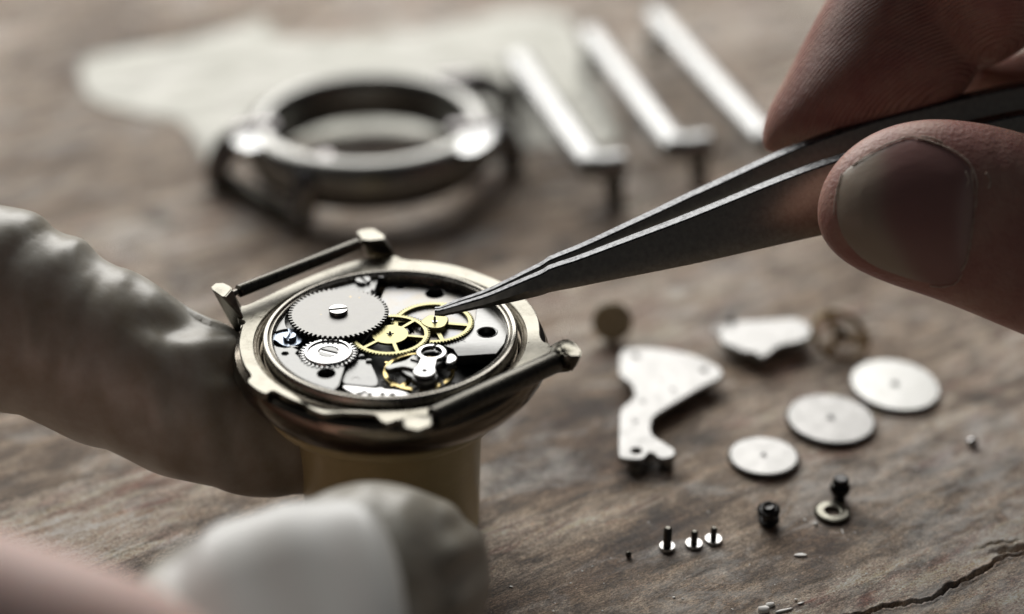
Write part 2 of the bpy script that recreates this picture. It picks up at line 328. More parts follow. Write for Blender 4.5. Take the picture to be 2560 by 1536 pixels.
# lugs
def lug(zf, fac, zf2, base, zt, m='case', bv=.009):
    pts = [at(zf(*p), zt) for p in fac] + [at(zf2(p[0], p[1]), p[2] - .07) for p in base]
    return put('lug', hull(pts, bv, 3), M[m], watch, sharp=30 if bv < .02 else 60)
lug(Z1, [(130, 880), (190, 830), (290, 825), (380, 872), (392, 905), (310, 1000), (270, 1000), (150, 915)], Z1, [(450, 1460, 2.2), (560, 1310, 2.46), (440, 1270, 2.47), (500, 1095, 2.49), (600, 1400, 2.3)], 2.70)
lug(Z1, [(1930, 200), (1990, 168), (2140, 150), (2282, 240), (2272, 290), (2100, 305), (2010, 298)], Z1, [(2420, 500, 2.47), (2250, 505, 2.47), (2080, 512, 2.47), (2060, 500, 2.3), (2400, 520, 2.3)], 2.66)
lug(Z0, [(1350, 832), (1368, 817), (1392, 826), (1408, 846), (1404, 862), (1378, 862), (1356, 850)], Z0, [(1330, 832, 2.47), (1316, 880, 2.46), (1345, 905, 2.30), (1325, 900, 2.25), (1385, 900, 2.46)], 2.62, 'case', .02)
lug(Z0, [(975, 1012), (1010, 1005), (1040, 1010), (1042, 1028), (1010, 1040), (980, 1034)], Z0, [(950, 1010, 2.40), (1045, 1000, 2.40), (1000, 1050, 2.28), (940, 1040, 2.25), (1050, 1040, 2.25)], 2.505)
# strap bars
def strapbar(a, b, r, rp, lab):
    a, b = Vector(a), Vector(b); d = (b - a).normalized(); L_ = (b - a).length
    o = put('strap_bar', tube([a, a + d * .004, a + d * .012, b - d * .012, b - d * .004, b], [r * .9, r * .97, r, r, r * .97, r * .9], 32), M['bar'], watch, sharp=50); o['label'] = lab
    p = put('pivot_pin', tube([a - d * .14, b + d * .14], rp, 16), M['ring'], o)
strapbar(at(Z1(475, 935), 2.60), at(Z1(1960, 350), 2.60), .072, .035, 'dark scratched bar at the far lugs')
strapbar(at(Z0(1048, 1012), 2.41), at(Z0(1342, 874), 2.48), .118, .045, 'dark bar at the near lugs')
# movement: floor, plates
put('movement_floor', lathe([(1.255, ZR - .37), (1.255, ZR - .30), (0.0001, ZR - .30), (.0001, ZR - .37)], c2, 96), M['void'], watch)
ratc = at((846, 782), 2.50); rc2 = (ratc.x, ratc.y); RR = .545
crc = at(Z3(1290, 292), 2.47); clk = at(Z7(490, 230), 2.43)
ZBR = 2.445
def arcpts(r, p0, p1, n=24, ccw=True):
    a0 = math.atan2(p0[1] - c2[1], p0[0] - c2[0]); a1 = math.atan2(p1[1] - c2[1], p1[0] - c2[0])
    if ccw and a1 < a0: a1 += 2 * math.pi
    if not ccw and a1 > a0: a1 -= 2 * math.pi
    return [(c2[0] + r * math.cos(a0 + (a1 - a0) * i / n), c2[1] + r * math.sin(a0 + (a1 - a0) * i / n)) for i in range(n + 1)]
pA = flat(Z1, [(2200, 760)], ZBR)[0]; pB = flat(Z3, [(1400, 735)], ZBR)[0]
bridge_out = arcpts(1.243, pA, pB, 40, True) + flat(Z3, [(1490, 470)], ZBR) + flat(Z3, [(1420, 380), (1250, 260)], ZBR) + flat(Z1, [(1750, 1480), (2180, 1180), (2160, 1000), (2142, 935)], ZBR)
# remove the corner of the outline that lies under the ratchet wheel: it becomes the round recess
def hole(zf, x, y, r, zz, n=28): p = at(zf(x, y), zz); return circ((p.x, p.y), r, n)
holes_thru = [hole(Z3, 1265, 565, .094, ZBR), hole(Z3, 755, 318, .036, ZBR)]
def outside(poly, c, r): return [p for p in poly if math.hypot(p[0] - c[0], p[1] - c[1]) > r]
# upper deck: three pieces left between the recesses
def wedge(pts, holes=(), z1=ZBR, th=.07, m='nickel', name='barrel_bridge', bev=.008):
    return put(name, plate(pts, holes, z1 - th, z1, bev, 2), M[m], watch)
def arc_about(c, r, p0, p1, n=20, ccw=True):
    a0 = math.atan2(p0[1] - c[1], p0[0] - c[0]); a1 = math.atan2(p1[1] - c[1], p1[0] - c[0])
    if ccw and a1 < a0: a1 += 2 * math.pi
    if not ccw and a1 > a0: a1 -= 2 * math.pi
    return [(c[0] + r * math.cos(a0 + (a1 - a0) * i / n), c[1] + r * math.sin(a0 + (a1 - a0) * i / n)) for i in range(n + 1)]
q1 = flat(Z1, [(2142, 935)], ZBR)[0]; q2 = flat(Z1, [(1390, 915)], ZBR)[0]
RC = RR + .035
top = arc_about(rc2, RC, q1, q2, 20, True) + arcpts(1.243, q2, pA, 26, False)
wedge(top)
# left wedge between ratchet and click
l1 = flat(Z1, [(1070, 1200)], ZBR)[0]; l2 = flat(Z5, [(500, 1105)], ZBR)[0]
left = arc_about(rc2, RC, l1, l2, 8, True) + arc_about((clk.x, clk.y), .185, l2, flat(Z5, [(195, 1215)], ZBR)[0], 10, True) + arcpts(1.243, flat(Z5, [(195, 1215)], ZBR)[0], flat(Z1, [(1030, 1200)], ZBR)[0], 10, False)
wedge(left)
# lower piece with screw hole
lo0 = flat(Z7, [(175, 350)], ZBR)[0]
low = arcpts(1.243, lo0, pB, 26, True) + flat(Z3, [(1425, 710), (1495, 480)], ZBR) + flat(Z3, [(1400, 455), (1060, 455), (960, 385), (880, 315), (920, 270), (820, 225)], ZBR) + flat(Z7, [(640, 385), (430, 415), (270, 385)], ZBR)
wedge(low, holes_thru)
# lower deck below the recesses
deck = arcpts(1.243, pA, pB, 60, True) + flat(Z3, [(1440, 600), (1490, 470), (1600, 380), (1560, 300)], ZBR) + flat(Z1, [(2000, 1480), (2170, 1250), (2190, 1100), (2142, 935)], ZBR)
put('recess_floor', plate(deck, [], ZBR - .13, ZBR - .072, .004), M['nickel_dark'], watch)
def screw(parent, c, r, ztop, ang, h=.05, m='screw', slot=.16, name='screw'):
    # slotted head: two half discs with the slot between them over a thin base
    ms = []
    for s in (0, math.pi):
        dlt = math.asin(slot)
        ms.append(plate([(c[0] + r * math.cos(a), c[1] + r * math.sin(a)) for a in np.linspace(ang + s + dlt, ang + s + math.pi - dlt, 22)], [], ztop - h * .5, ztop, .006, 2))
    ms.append(plate(circ(c, r * .99, 40), [], ztop - h, ztop - h * .48, .002))
    return put(name, joined(ms), M[m], parent, sharp=40)
# ratchet wheel
rw = put('ratchet_wheel', plate(gear(rc2, RR, .042, 60, .06, .02, .62), [], 2.470, 2.503, .003), M['ratchet'], watch, sharp=40)
screw(rw, rc2, .103, 2.548, R(12), .05)
for (x, y, r_) in ((1785, 515, .012), (1965, 530, .009), (1225, 585, .005), (1175, 880, .006)):
    put('pit_mark', plate(circ(tuple(at(Z5(x, y), 2.5035)[:2]), r_, 10), [], 2.5032, 2.5038, .0001), M['brass_dark'], rw)
# crown wheel
cc = (crc.x, crc.y)
cw = put('crown_wheel', plate(gear(cc, .315, .05, 34, .0, .05, .72), [], 2.40, 2.455, .010, 2), M['white_steel'], watch)
put('raised_ring', lathe([(.215, 2.44), (.215, 2.470), (.222, 2.478), (.246, 2.478), (.256, 2.466), (.262, 2.44)], cc, 64, closed=True), M['white_steel'], cw)
put('core_disc', lathe([(.214, 2.44), (.214, 2.462), (.115, 2.470), (.108, 2.462), (.108, 2.44)], cc, 64, closed=True), M['white_steel'], cw)
put('screw', joined([plate([(cc[0] + x0, cc[1] + y0) for x0, y0 in pts], [], 2.44, 2.468, .003) for pts in
    [[(.1 * math.cos(a), .1 * math.sin(a)) for a in np.linspace(R(-14 + 4), R(180 - 14 - 24), 20)], [(.1 * math.cos(a), .1 * math.sin(a)) for a in np.linspace(R(180 - 14 + 4), R(360 - 14 - 24), 20)]]]), M['nickel'], cw)
# click with its blued screw
ck = (clk.x, clk.y)
ckp = smoothloop(flat(Z7, [(160, 160), (330, 20), (600, 0), (780, 90), (920, 150), (900, 190), (800, 250), (740, 330), (560, 400), (380, 370), (230, 250), (160, 260)], 2.425), 2)
cl = put('click', plate(ckp, [], 2.385, 2.425, .008, 2), M['blue'], watch)
screw(cl, tuple(at(Z7(525, 150), 2.475)[:2]), .072, 2.475, R(80), .055, 'blue')
# bridge screws at the top of the barrel bridge
s1 = at(Z1(2015, 785), 2.478); s2 = at(Z1(2250, 730), 2.474); s3 = at(Z1(2165, 715), 2.474)
bs = screw(watch, (s1.x, s1.y), .086, 2.482, R(-62), .04, 'nickel'); bs['label'] = 'slotted steel screw at the corner of the barrel bridge'
screw(watch, (s2.x, s2.y), .058, 2.475, R(-50), .05, 'nickel')
screw(watch, (s3.x, s3.y), .038, 2.478, R(-50), .05, 'nickel')
put('bridge_stub', hull([at(Z1(x, y), zz) for x, y in ((2140, 760), (2210, 770), (2190, 820), (2150, 935), (2120, 900)) for zz in (2.33, 2.448)], .006), M['nickel'], watch)
# embossed arcs and engraved marks
def arcmark(parent, p, r, a0, a1, zz, wd=.006, name='embossed_arc', m='nickel_dark'):
    c = at(p, zz); pts = [(c.x + r * math.cos(a), c.y + r * math.sin(a)) for a in np.linspace(a0, a1, 16)]
    q = [(c.x + (r - wd) * math.cos(a), c.y + (r - wd) * math.sin(a)) for a in np.linspace(a1, a0, 16)]
    return put(name, plate(pts + q, [], zz, zz + .0015, .0002), M[m], parent)
arcmark(watch, Z5(1735, 195), .044, R(-10), R(190), ZBR + .0005)
arcmark(watch, Z7(1890, 1060), .048, R(-10), R(190), 2.402)
# rear plate
rear = smoothloop(flat(Z2, [(340, 345), (600, 335), (900, 362), (1150, 425), (1350, 490), (1500, 580), (1450, 800), (1300, 950), (1100, 1080), (900, 1120), (700, 1050), (450, 850), (330, 720), (240, 600), (270, 480)], 2.375), 1)
rp = put('rear_plate', plate(rear, [hole(Z2, 503, 385, .042, 2.375), hole(Z2, 925, 465, .104, 2.375)], 2.27, 2.375, .008, 2), M['stained'], watch)
put('hole_lip', lathe([(.104, 2.365), (.104, 2.3755), (.112, 2.3785), (.118, 2.3755), (.118, 2.365)], tuple(at(Z2(925, 465), 2.375)[:2]), 48, closed=True), M['stained'], rp)
# right bridge
rb = flat(Z2, [(1440, 640), (1700, 640), (1775, 720), (1812, 835), (1820, 960), (1790, 1080), (1690, 1210), (1210, 1240), (1150, 1150), (1020, 1100), (1120, 1050), (1300, 930), (1420, 800)], 2.385)
rbp = put('train_bridge', plate(rb, [hole(Z2, 1570, 945, .098, 2.385)], 2.27, 2.385, .008, 2), M['brushed'], watch)
hc = at(Z2(1570, 945), 2.385)
put('hole_lip', lathe([(.098, 2.33), (.098, 2.386), (.108, 2.391), (.118, 2.386), (.118, 2.37)], (hc.x, hc.y), 48, closed=True), M['brushed'], rbp)
screw(watch, (hc.x, hc.y), .082, 2.30, R(25), .04, 'nickel')
hc3 = at(Z3(1265, 565), ZBR); screw(watch, (hc3.x, hc3.y), .080, 2.375, R(70), .04, 'nickel')
def stroke(a, b, wd, zz):
    a, b = Vector(a[:2]), Vector(b[:2]); d = (b - a).normalized(); n_ = Vector((-d.y, d.x)) * wd / 2
    return plate([tuple(a + n_), tuple(a - n_), tuple(b - n_ * .4), tuple(b + n_ * .4)], [], zz, zz + .0012, .0001)
zz = 2.3856
put('engraved_cross', joined([stroke(at(Z2(*a), zz), at(Z2(*b), zz), .006, zz) for a, b in (((1210, 1020), (1310, 1068)), ((1305, 1025), (1212, 1066)))]), M['line'], rbp)
# brass wheels: rim with spoke openings
def spoked(c, r, td, nt, rim, hub, spw, angs, z1, th, name, m='brass', lab=None):
    holes = []
    A = sorted(angs)
    for i in range(len(A)):
        a0, a1 = A[i], A[(i + 1) % len(A)] + (2 * math.pi if i == len(A) - 1 else 0)
        ro, ri = r - rim, hub
        do, di = math.asin(spw / 2 / ro), math.asin(min(spw / 2 / ri, .9))
        h = [(c[0] + ro * math.cos(a), c[1] + ro * math.sin(a)) for a in np.linspace(a0 + do, a1 - do, 16)]
        h += [(c[0] + ri * math.cos(a), c[1] + ri * math.sin(a)) for a in np.linspace(a1 - di, a0 + di, 12)]
        holes.append(h)
    o = put(name, plate(gear(c, r, td, nt, 0, 0, .55), holes, z1 - th, z1, .003), M[m], watch, sharp=40)
    if lab: o['label'] = lab
    return o
def ang(c, zf, x, y, zz): p = at(zf(x, y), zz); return math.atan2(p.y - c[1], p.x - c[0])
w2 = at(Z2(905, 815), 2.415); w2c = (w2.x, w2.y)
sp2 = [ang(w2c, Z2, 1030, 600, 2.415), ang(w2c, Z2, 1340, 850, 2.415), ang(w2c, Z2, 480, 800, 2.415)]; sp2.append((sp2[1] + sp2[2]) / 2 - math.pi + 0.4)
wheel2 = spoked(w2c, .447, .026, 76, .066, .13, .048, sp2, 2.412, .03, 'gear_wheel', lab='brass gear wheel under the tweezer tips')
hubp = smoothloop(flat(Z2, [(745, 830), (760, 800), (860, 735), (900, 745), (1080, 750), (1100, 800), (1060, 880), (980, 910), (880, 905), (800, 880)], 2.44), 2)
hb = put('hub', plate(hubp, [], 2.34, 2.452, .012, 2), M['brass'], wheel2)
pv = at(Z2(925, 815), 2.452)
put('pivot', lathe([(.03, 2.44), (.03, 2.46), (.014, 2.465), (.012, 2.52), (.0001, 2.525)], (pv.x, pv.y), 20), M['screw'], wheel2)
pj = at(Z2(1118, 782), 2.36); put('jewel_screw', lathe([(.03, 2.33), (.032, 2.362), (.026, 2.366), (.02, 2.358), (.0001, 2.358)], (pj.x, pj.y), 24), M['screw'], watch)
# low third wheel seen through the front wheel
w3 = at(Z2(590, 860), 2.375)
spoked((w3.x, w3.y), .20, .03, 30, .04, .06, .05, [R(20), R(110), R(200), R(290)], 2.375, .03, 'gear_wheel', lab='small low brass gear wheel half hidden below the other wheels')
w1 = at(Z2(372, 972), 2.44); w1c = (w1.x, w1.y)
sp1 = [ang(w1c, Z2, 700, 785, 2.44), ang(w1c, Z2, 820, 1008, 2.44), ang(w1c, Z2, 470, 1200, 2.44), ang(w1c, Z2, -20, 1170, 2.44), ang(w1c, Z2, 200, 740, 2.44)]
wheel1 = spoked(w1c, .432, .026, 72, .066, .195, .040, [a % (2 * math.pi) for a in sp1], 2.445, .028, 'gear_wheel', lab='five-spoked brass gear wheel in the middle of the movement')
st = []
for k in range(10):
    a = 2 * math.pi * k / 10 + .3; rr = .042 if k % 2 == 0 else .013
    st.append((w1c[0] + rr * math.cos(a), w1c[1] + rr * math.sin(a)))
put('pinion_star', plate(st, [], 2.4455, 2.452, .001), M['black'], wheel1)
put('pivot', lathe([(.014, 2.445), (.012, 2.475), (.0001, 2.48)], w1c, 12), M['black'], wheel1)
# white standing pin beside the ratchet
pp = at(Z6(935, 520), 2.36); put('banking_pin', lathe([(.02, 2.30), (.02, 2.43), (.012, 2.44), (.0001, 2.44)], (pp.x, pp.y), 14), M['white_steel'], watch)
# regulator (keyhole shaped) over the balance
zr = 2.50
rcn = at(Z8(1310, 322), zr); rl = at(Z8(1165, 715), zr)
rcx, rlx = Vector(rcn[:2]), Vector(rl[:2]); d = (rlx - rcx); da = math.atan2(d.y, d.x)
Ro, Ri, Rl = .162, .106, .118
gap = ang(rcx, Z8, 1395, 180, zr)
neck = R(32)
out = [(rcx.x + Ro * math.cos(a), rcx.y + Ro * math.sin(a)) for a in np.linspace(da + neck, gap - .06 + (2 * math.pi if gap - .06 < da + neck else 0), 30)]
a_end = gap - .06 + (2 * math.pi if gap - .06 < da + neck else 0)
inn = [(rcx.x + Ri * math.cos(a), rcx.y + Ri * math.sin(a)) for a in np.linspace(a_end, a_end - 2 * math.pi + .16, 40)]
out2 = [(rcx.x + Ro * math.cos(a), rcx.y + Ro * math.sin(a)) for a in np.linspace(a_end - 2 * math.pi + .14, da - neck, 20)]
# direction: outer runs ccw from the neck to the gap, inner runs back cw, then outer from the gap on to the neck
a_s = a_end + .12
out2 = [(rcx.x + Ro * math.cos(a), rcx.y + Ro * math.sin(a)) for a in np.linspace(a_s, da - neck + 2 * math.pi, 14)]
inn = [(rcx.x + Ri * math.cos(a), rcx.y + Ri * math.sin(a)) for a in np.linspace(a_end, a_s - 2 * math.pi + .03, 40)]
lobe = [(rlx.x + Rl * math.cos(a), rlx.y + Rl * math.sin(a)) for a in np.linspace(da - R(125), da + R(125), 26)]
reg_o = put('regulator', plate(out + inn + out2 + lobe, [circ(tuple(rlx), .022, 16)], zr - .055, zr, .014, 3), M['white_steel'], watch, sharp=60)
put('under_ring', lathe([(.108, zr - .13), (.108, zr - .07), (.17, zr - .07), (.178, zr - .08), (.178, zr - .13)], tuple(rcx), 48, closed=True), M['nickel'], reg_o)
put('under_lobe', plate(circ(tuple(rlx), .132, 40), [], zr - .16, zr - .062, .01), M['nickel'], reg_o)
put('jewel', lathe([(.05, zr - .1), (.05, zr - .085), (.03, zr - .07), (.0001, zr - .066)], tuple(rcx + Vector((-.03, 0))), 24), M['brass_dark'], reg_o)
arm = flat(Z8, [(330, 640), (420, 585), (700, 525), (800, 490), (900, 400), (960, 380), (1000, 470), (1080, 580), (960, 700), (800, 640), (640, 640), (420, 700)], 2.44)
put('balance_cock', plate(smoothloop(arm, 2), [], 2.38, 2.44, .01, 2), M['nickel_dark'], watch)
arm2 = flat(Z8, [(650, 660), (830, 630), (1000, 700), (960, 860), (850, 840), (700, 740)], 2.41)
put('cock_foot', plate(smoothloop(arm2, 1), [], 2.34, 2.41, .01, 2), M['nickel'], watch)
wed = flat(Z8, [(1600, 400), (1720, 340), (1830, 400), (1855, 480), (1750, 560), (1590, 580)], 2.46)
put('stud', plate(smoothloop(wed, 1), [], 2.36, 2.46, .02, 3), M['white_steel'], watch)
# coil beside the regulator
hs = []
cx = at(Z8(1000, 520), 2.42)
for k in range(150):
    a = k * .5; hs.append((cx.x + .0008 * k - .06, cx.y + .035 * math.cos(a) - .0004 * k, 2.42 + .035 * math.sin(a)))
put('coil_spring', tube(hs, .006, 6), M['screw'], watch)
# balance wheel
bc = at(Z8(1050, 735), 2.33); bcc = (bc.x, bc.y)
bal = spoked(bcc, .375, .0001, 60, .045, .06, .045, [ang(bcc, Z8, 700, 1040, 2.33), ang(bcc, Z8, 700, 1040, 2.33) + math.pi, ang(bcc, Z8, 400, 640, 2.33)], 2.34, .045, 'balance_wheel', 'gold', 'gold balance wheel low under the regulator')
for k in range(5):
    a = k * 1.2566 + .2
    q = (bcc[0] + .385 * math.cos(a), bcc[1] + .385 * math.sin(a))
    put('timing_screw', lathe([(.022, 2.30), (.024, 2.31), (.024, 2.335), (.018, 2.345), (.0001, 2.345)], q, 14), M['gold'], bal)
# grey fan plate, pale lever along the front and small bright screws
fan = flat(Z3, [(1570, 425), (1680, 380), (1800, 400), (1860, 520), (1925, 680), (1870, 735), (1640, 715), (1440, 690), (1490, 560)], 2.40)
put('click_cover', plate(smoothloop(fan, 1), [], 2.33, 2.40, .012, 2), M['nickel'], watch)
lev = flat(Z3, [(1430, 705), (1600, 715), (1760, 735), (1880, 745), (1950, 730), (2000, 760), (2120, 760), (2240, 790), (2330, 830), (2180, 860), (1950, 860), (1700, 845), (1560, 800)], 2.42)
put('setting_lever', plate(smoothloop(lev, 1), [hole(Z3, 1738, 793, .018, 2.42, 12)], 2.36, 2.42, .014, 2), M['white_steel'], watch)
for (x, y, r_) in ((1680, 790, .035), (1800, 800, .03), (1960, 800, .03), (2080, 805, .032)):
    p = at(Z3(x, y), 2.43); put('rivet', lathe([(r_, 2.41), (r_, 2.425), (r_ * .7, 2.438), (.0001, 2.442)], (p.x, p.y), 16), M['white_steel'], watch)
for (x, y) in ((1700, 340), (1790, 395)):
    p = at(Z3(x, y), 2.42); put('rivet', lathe([(.035, 2.38), (.035, 2.415), (.02, 2.425), (.0001, 2.425)], (p.x, p.y), 16), M['nickel'], watch)
for (x, y, r_) in ((550, 870, .024), (310, 915, .022), (330, 1010, .026), (1530, 950, .03), (1290, 940, .022), (980, 1060, .05)):
    p = at(Z8(x, y), 2.37); put('bright_screw', hull([Vector((p.x, p.y, 2.28)) + Vector((r_ * math.cos(a) * s_, r_ * math.sin(a) * s_, h_)) for a in np.linspace(0, 6.28, 8)[:-1] for s_, h_ in ((1, 0), (1, .06), (.3, .1))], .004, 1), M['white_steel'], watch)
# crown on the far side is hidden; the stem tube shows in the rim recess
put('stem_tube', tube([(nb.x - .02, nb.y + .16, z - .13), (nb.x - .05, nb.y - .02, z - .13)], .05, 16), M['black'], watch)

# ------------------------------------------------------------------ holder under the watch
hx, hy = C.x - .055, C.y
holder = thing('watch_holder', (hx, hy, 0), 'cream plastic movement holder under the open watch, gripped by two covered fingers', 'watch holder')
hc_ = (hx, hy)
put('post', lathe([(.96, 0), (.975, .02), (1.005, 1.0), (1.03, 1.60), (1.03, 1.70), (.9, 1.70), (.9, .02)], hc_, 96, closed=True), M['cream'], holder)
put('flange', lathe([(1.0, 1.56), (1.08, 1.585), (1.20, 1.635), (1.29, 1.675), (1.335, 1.70), (1.355, 1.735), (1.352, 1.785), (1.33, 1.815), (1.29, 1.835), (1.25, 1.875), (1.0, 1.875)], hc_, 128, closed=True), M['cream'], holder, sharp=25)

# ------------------------------------------------------------------ tweezers
def samp(P, n):
    P = [Vector((p[0], p[1])) for p in P]; xs = np.linspace(0, 1, len(P)); 
    L_ = [0]
    for a, b_ in zip(P, P[1:]): L_.append(L_[-1] + (b_ - a).length)
    L_ = np.array(L_) / L_[-1]; t = np.linspace(0, 1, n)
    return np.interp(t, L_, [p.x for p in P]), np.interp(t, L_, [p.y for p in P])
tz = [(88, 938), (200, 905), (350, 862), (620, 748), (1000, 603), (1500, 418), (2050, 190), (2300, 100), (2700, -10), (3100, -110), (3500, -190)]
tzl = [(60, 968), (110, 972), (300, 932), (500, 893), (880, 803), (1500, 683), (2240, 515), (2700, 420), (3100, 330), (3500, 240)]
NT = 60
xs = np.concatenate([np.linspace(60, 700, 26), np.linspace(760, 3500, 34)])
up_y = np.interp(xs, [p[0] for p in tz], [p[1] for p in tz]); lo_y = np.interp(xs, [p[0] for p in tzl], [p[1] for p in tzl])
k3 = np.ones(5) / 5
def sm(a): b_ = np.convolve(np.pad(a, 2, mode='edge'), k3, 'valid'); b_[:3] = a[:3]; return b_
up_y, lo_y = sm(up_y), sm(lo_y)
def Dn(x): return 18.98 + 0.62 * max(0, (x - 500) / 2000) ** 1.15
def gapf(x): return float(np.interp(x, [60, 300, 600, 1000, 1500, 2000, 2600, 3500], [.012, .02, .06, .13, .26, .34, .40, .38]))
tw = thing('tweezers', tuple(dep(ZT(70, 960), 18.98)), 'dark steel tweezers held in the bare right hand, points on the brass wheel', 'tweezers')
def arm_mesh(far):
    bm = bmesh.new(); rows = []
    for i, x in enumerate(xs):
        th = float(np.interp(x, [60, 200, 700, 1500, 3500], [.035, .065, .105, .14, .15]))
        d0 = Dn(x)
        off = gapf(x) + th if far else 0.0
        Y0 = Vector((0, 1, .0))
        u = dep(ZT(x, up_y[i]), d0) + Y0 * off; l = dep(ZT(x, lo_y[i]), d0) + Y0 * off
        if far and x > 500:  # far leaf spreads a little upwards with the hand
            k = (x - 500) / 3000; u += Vector((0, 0, .10 * k)); l += Vector((0, 0, .1 * k))
        c = .016 if x > 200 else .010
        n_ = (l - u); wd = n_.length; n_.normalize(); bw = min(c, wd * .3)
        bulge = float(np.interp(x, [60, 500, 900, 3500], [.5, .45, .0, 0])) * th
        m0 = (u + l) / 2 - Y0 * bulge
        sec = [u + Y0 * bw * .6, u + n_ * bw, m0, l - n_ * bw, l + Y0 * bw * .6, l + Y0 * (th - bw * .5), l - n_ * bw + Y0 * th, u + n_ * bw + Y0 * th, u + Y0 * (th - bw * .5)]
        rows.append([bm.verts.new(p) for p in sec])
    for a, b_ in zip(rows, rows[1:]):
        for k in range(9):
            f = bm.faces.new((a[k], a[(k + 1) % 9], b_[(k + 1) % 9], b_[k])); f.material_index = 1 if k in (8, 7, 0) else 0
    bm.faces.new(rows[0]); bm.faces.new(rows[-1]); return from_bm(bm)
for far in (False, True):
    me = arm_mesh(far); me2 = me
    mi = [p.material_index for p in me.polygons]
    o = put('tweezer_arm', me, M['tweezer'], tw, sharp=38)
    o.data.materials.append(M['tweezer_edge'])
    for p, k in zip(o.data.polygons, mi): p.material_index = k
    o['label'] = 'far tweezer arm in shadow' if far else 'near tweezer arm with a broad brushed face'

# ------------------------------------------------------------------ fingers: signed fields meshed into one skin
def polysdf(P, X, Y):             # positive inside
    P = np.array(P); n = len(P); d = np.full(X.shape, 1e9); ins = np.zeros(X.shape, bool)
    for i in range(n):
        a, b_ = P[i], P[(i + 1) % n]; e = b_ - a
        t = np.clip(((X - a[0]) * e[0] + (Y - a[1]) * e[1]) / (e @ e + 1e-12), 0, 1)
        d = np.minimum(d, (X - a[0] - t * e[0]) ** 2 + (Y - a[1] - t * e[1]) ** 2)
        c = ((a[1] > Y) != (b_[1] > Y)) & (X < (b_[0] - a[0]) * (Y - a[1]) / (b_[1] - a[1] + 1e-12) + a[0]); ins ^= c
    d = np.sqrt(d); return np.where(ins, d, -d)
def blur2(A, k):
    for _ in range(2):
        for ax in (0, 1):
            p = [(0, 0), (0, 0)]; p[ax] = (k, k); B = np.pad(A, p, mode='edge'); cs = np.cumsum(B, axis=ax)
            cs = np.insert(cs, 0, 0, axis=ax)
            A = (np.take(cs, range(2 * k + 1, cs.shape[ax]), axis=ax) - np.take(cs, range(0, cs.shape[ax] - 2 * k - 1), axis=ax)) / (2 * k + 1)
    return A
def nets(F, o, h):
    s = F < 0; nx, ny, nz = F.shape
    acc = np.zeros((nx - 1, ny - 1, nz - 1, 3), np.float32); cnt = np.zeros((nx - 1, ny - 1, nz - 1), np.float32)
    cor = [(i, j, k) for i in (0, 1) for j in (0, 1) for k in (0, 1)]
    sl = lambda c: tuple(slice(c[q], (nx, ny, nz)[q] - 1 + c[q]) for q in range(3))
    for a in cor:
        for ax in range(3):
            if a[ax]: continue
            b_ = list(a); b_[ax] = 1; b_ = tuple(b_)
            fa, fb = F[sl(a)], F[sl(b_)]; m = (fa < 0) != (fb < 0)
            t = np.where(m, fa / np.where(m, fa - fb, 1), 0)
            for q in range(3): acc[..., q] += m * (a[q] + (t if q == ax else 0))
            cnt += m
    act = cnt > 0; idx = np.full(act.shape, -1, np.int64); idx[act] = np.arange(act.sum())
    g = np.stack(np.nonzero(act), 1); V = (g + acc[act] / cnt[act][:, None]) * h + np.array(o)
    Q = []
    for ax in range(3):
        u, v = [(1, 2), (2, 0), (0, 1)][ax]
        s0 = [slice(1, -1)] * 3; s0[ax] = slice(0, -1); s1 = list(s0); s1[ax] = slice(1, None)
        A, B = s[tuple(s0)], s[tuple(s1)]; m = A != B; p = np.stack(np.nonzero(m), 1)
        off = np.ones(3, int); off[ax] = 0; p = p + off
        def ci(du, dv):
            q = p.copy(); q[:, u] -= du; q[:, v] -= dv; return idx[q[:, 0], q[:, 1], q[:, 2]]
        quad = np.stack([ci(1, 1), ci(0, 1), ci(0, 0), ci(1, 0)], 1)
        fl = ~A[m]; quad[fl] = quad[fl][:, ::-1]; Q.append(quad)
    Q = np.concatenate(Q); Q = Q[(Q >= 0).all(1)]; return V, Q
FW = Vector((0, cP, -sP)); UP = Vector((0, sP, cP))
def cam2world(V):
    return np.stack([V[:, 0], V[:, 2] * cP + V[:, 1] * sP, CAMZ - V[:, 2] * sP + V[:, 1] * cP], 1)
def smin(a, b_, k): h_ = np.clip(.5 + .5 * (b_ - a) / k, 0, 1); return b_ * (1 - h_) + a * h_ - k * h_ * (1 - h_)
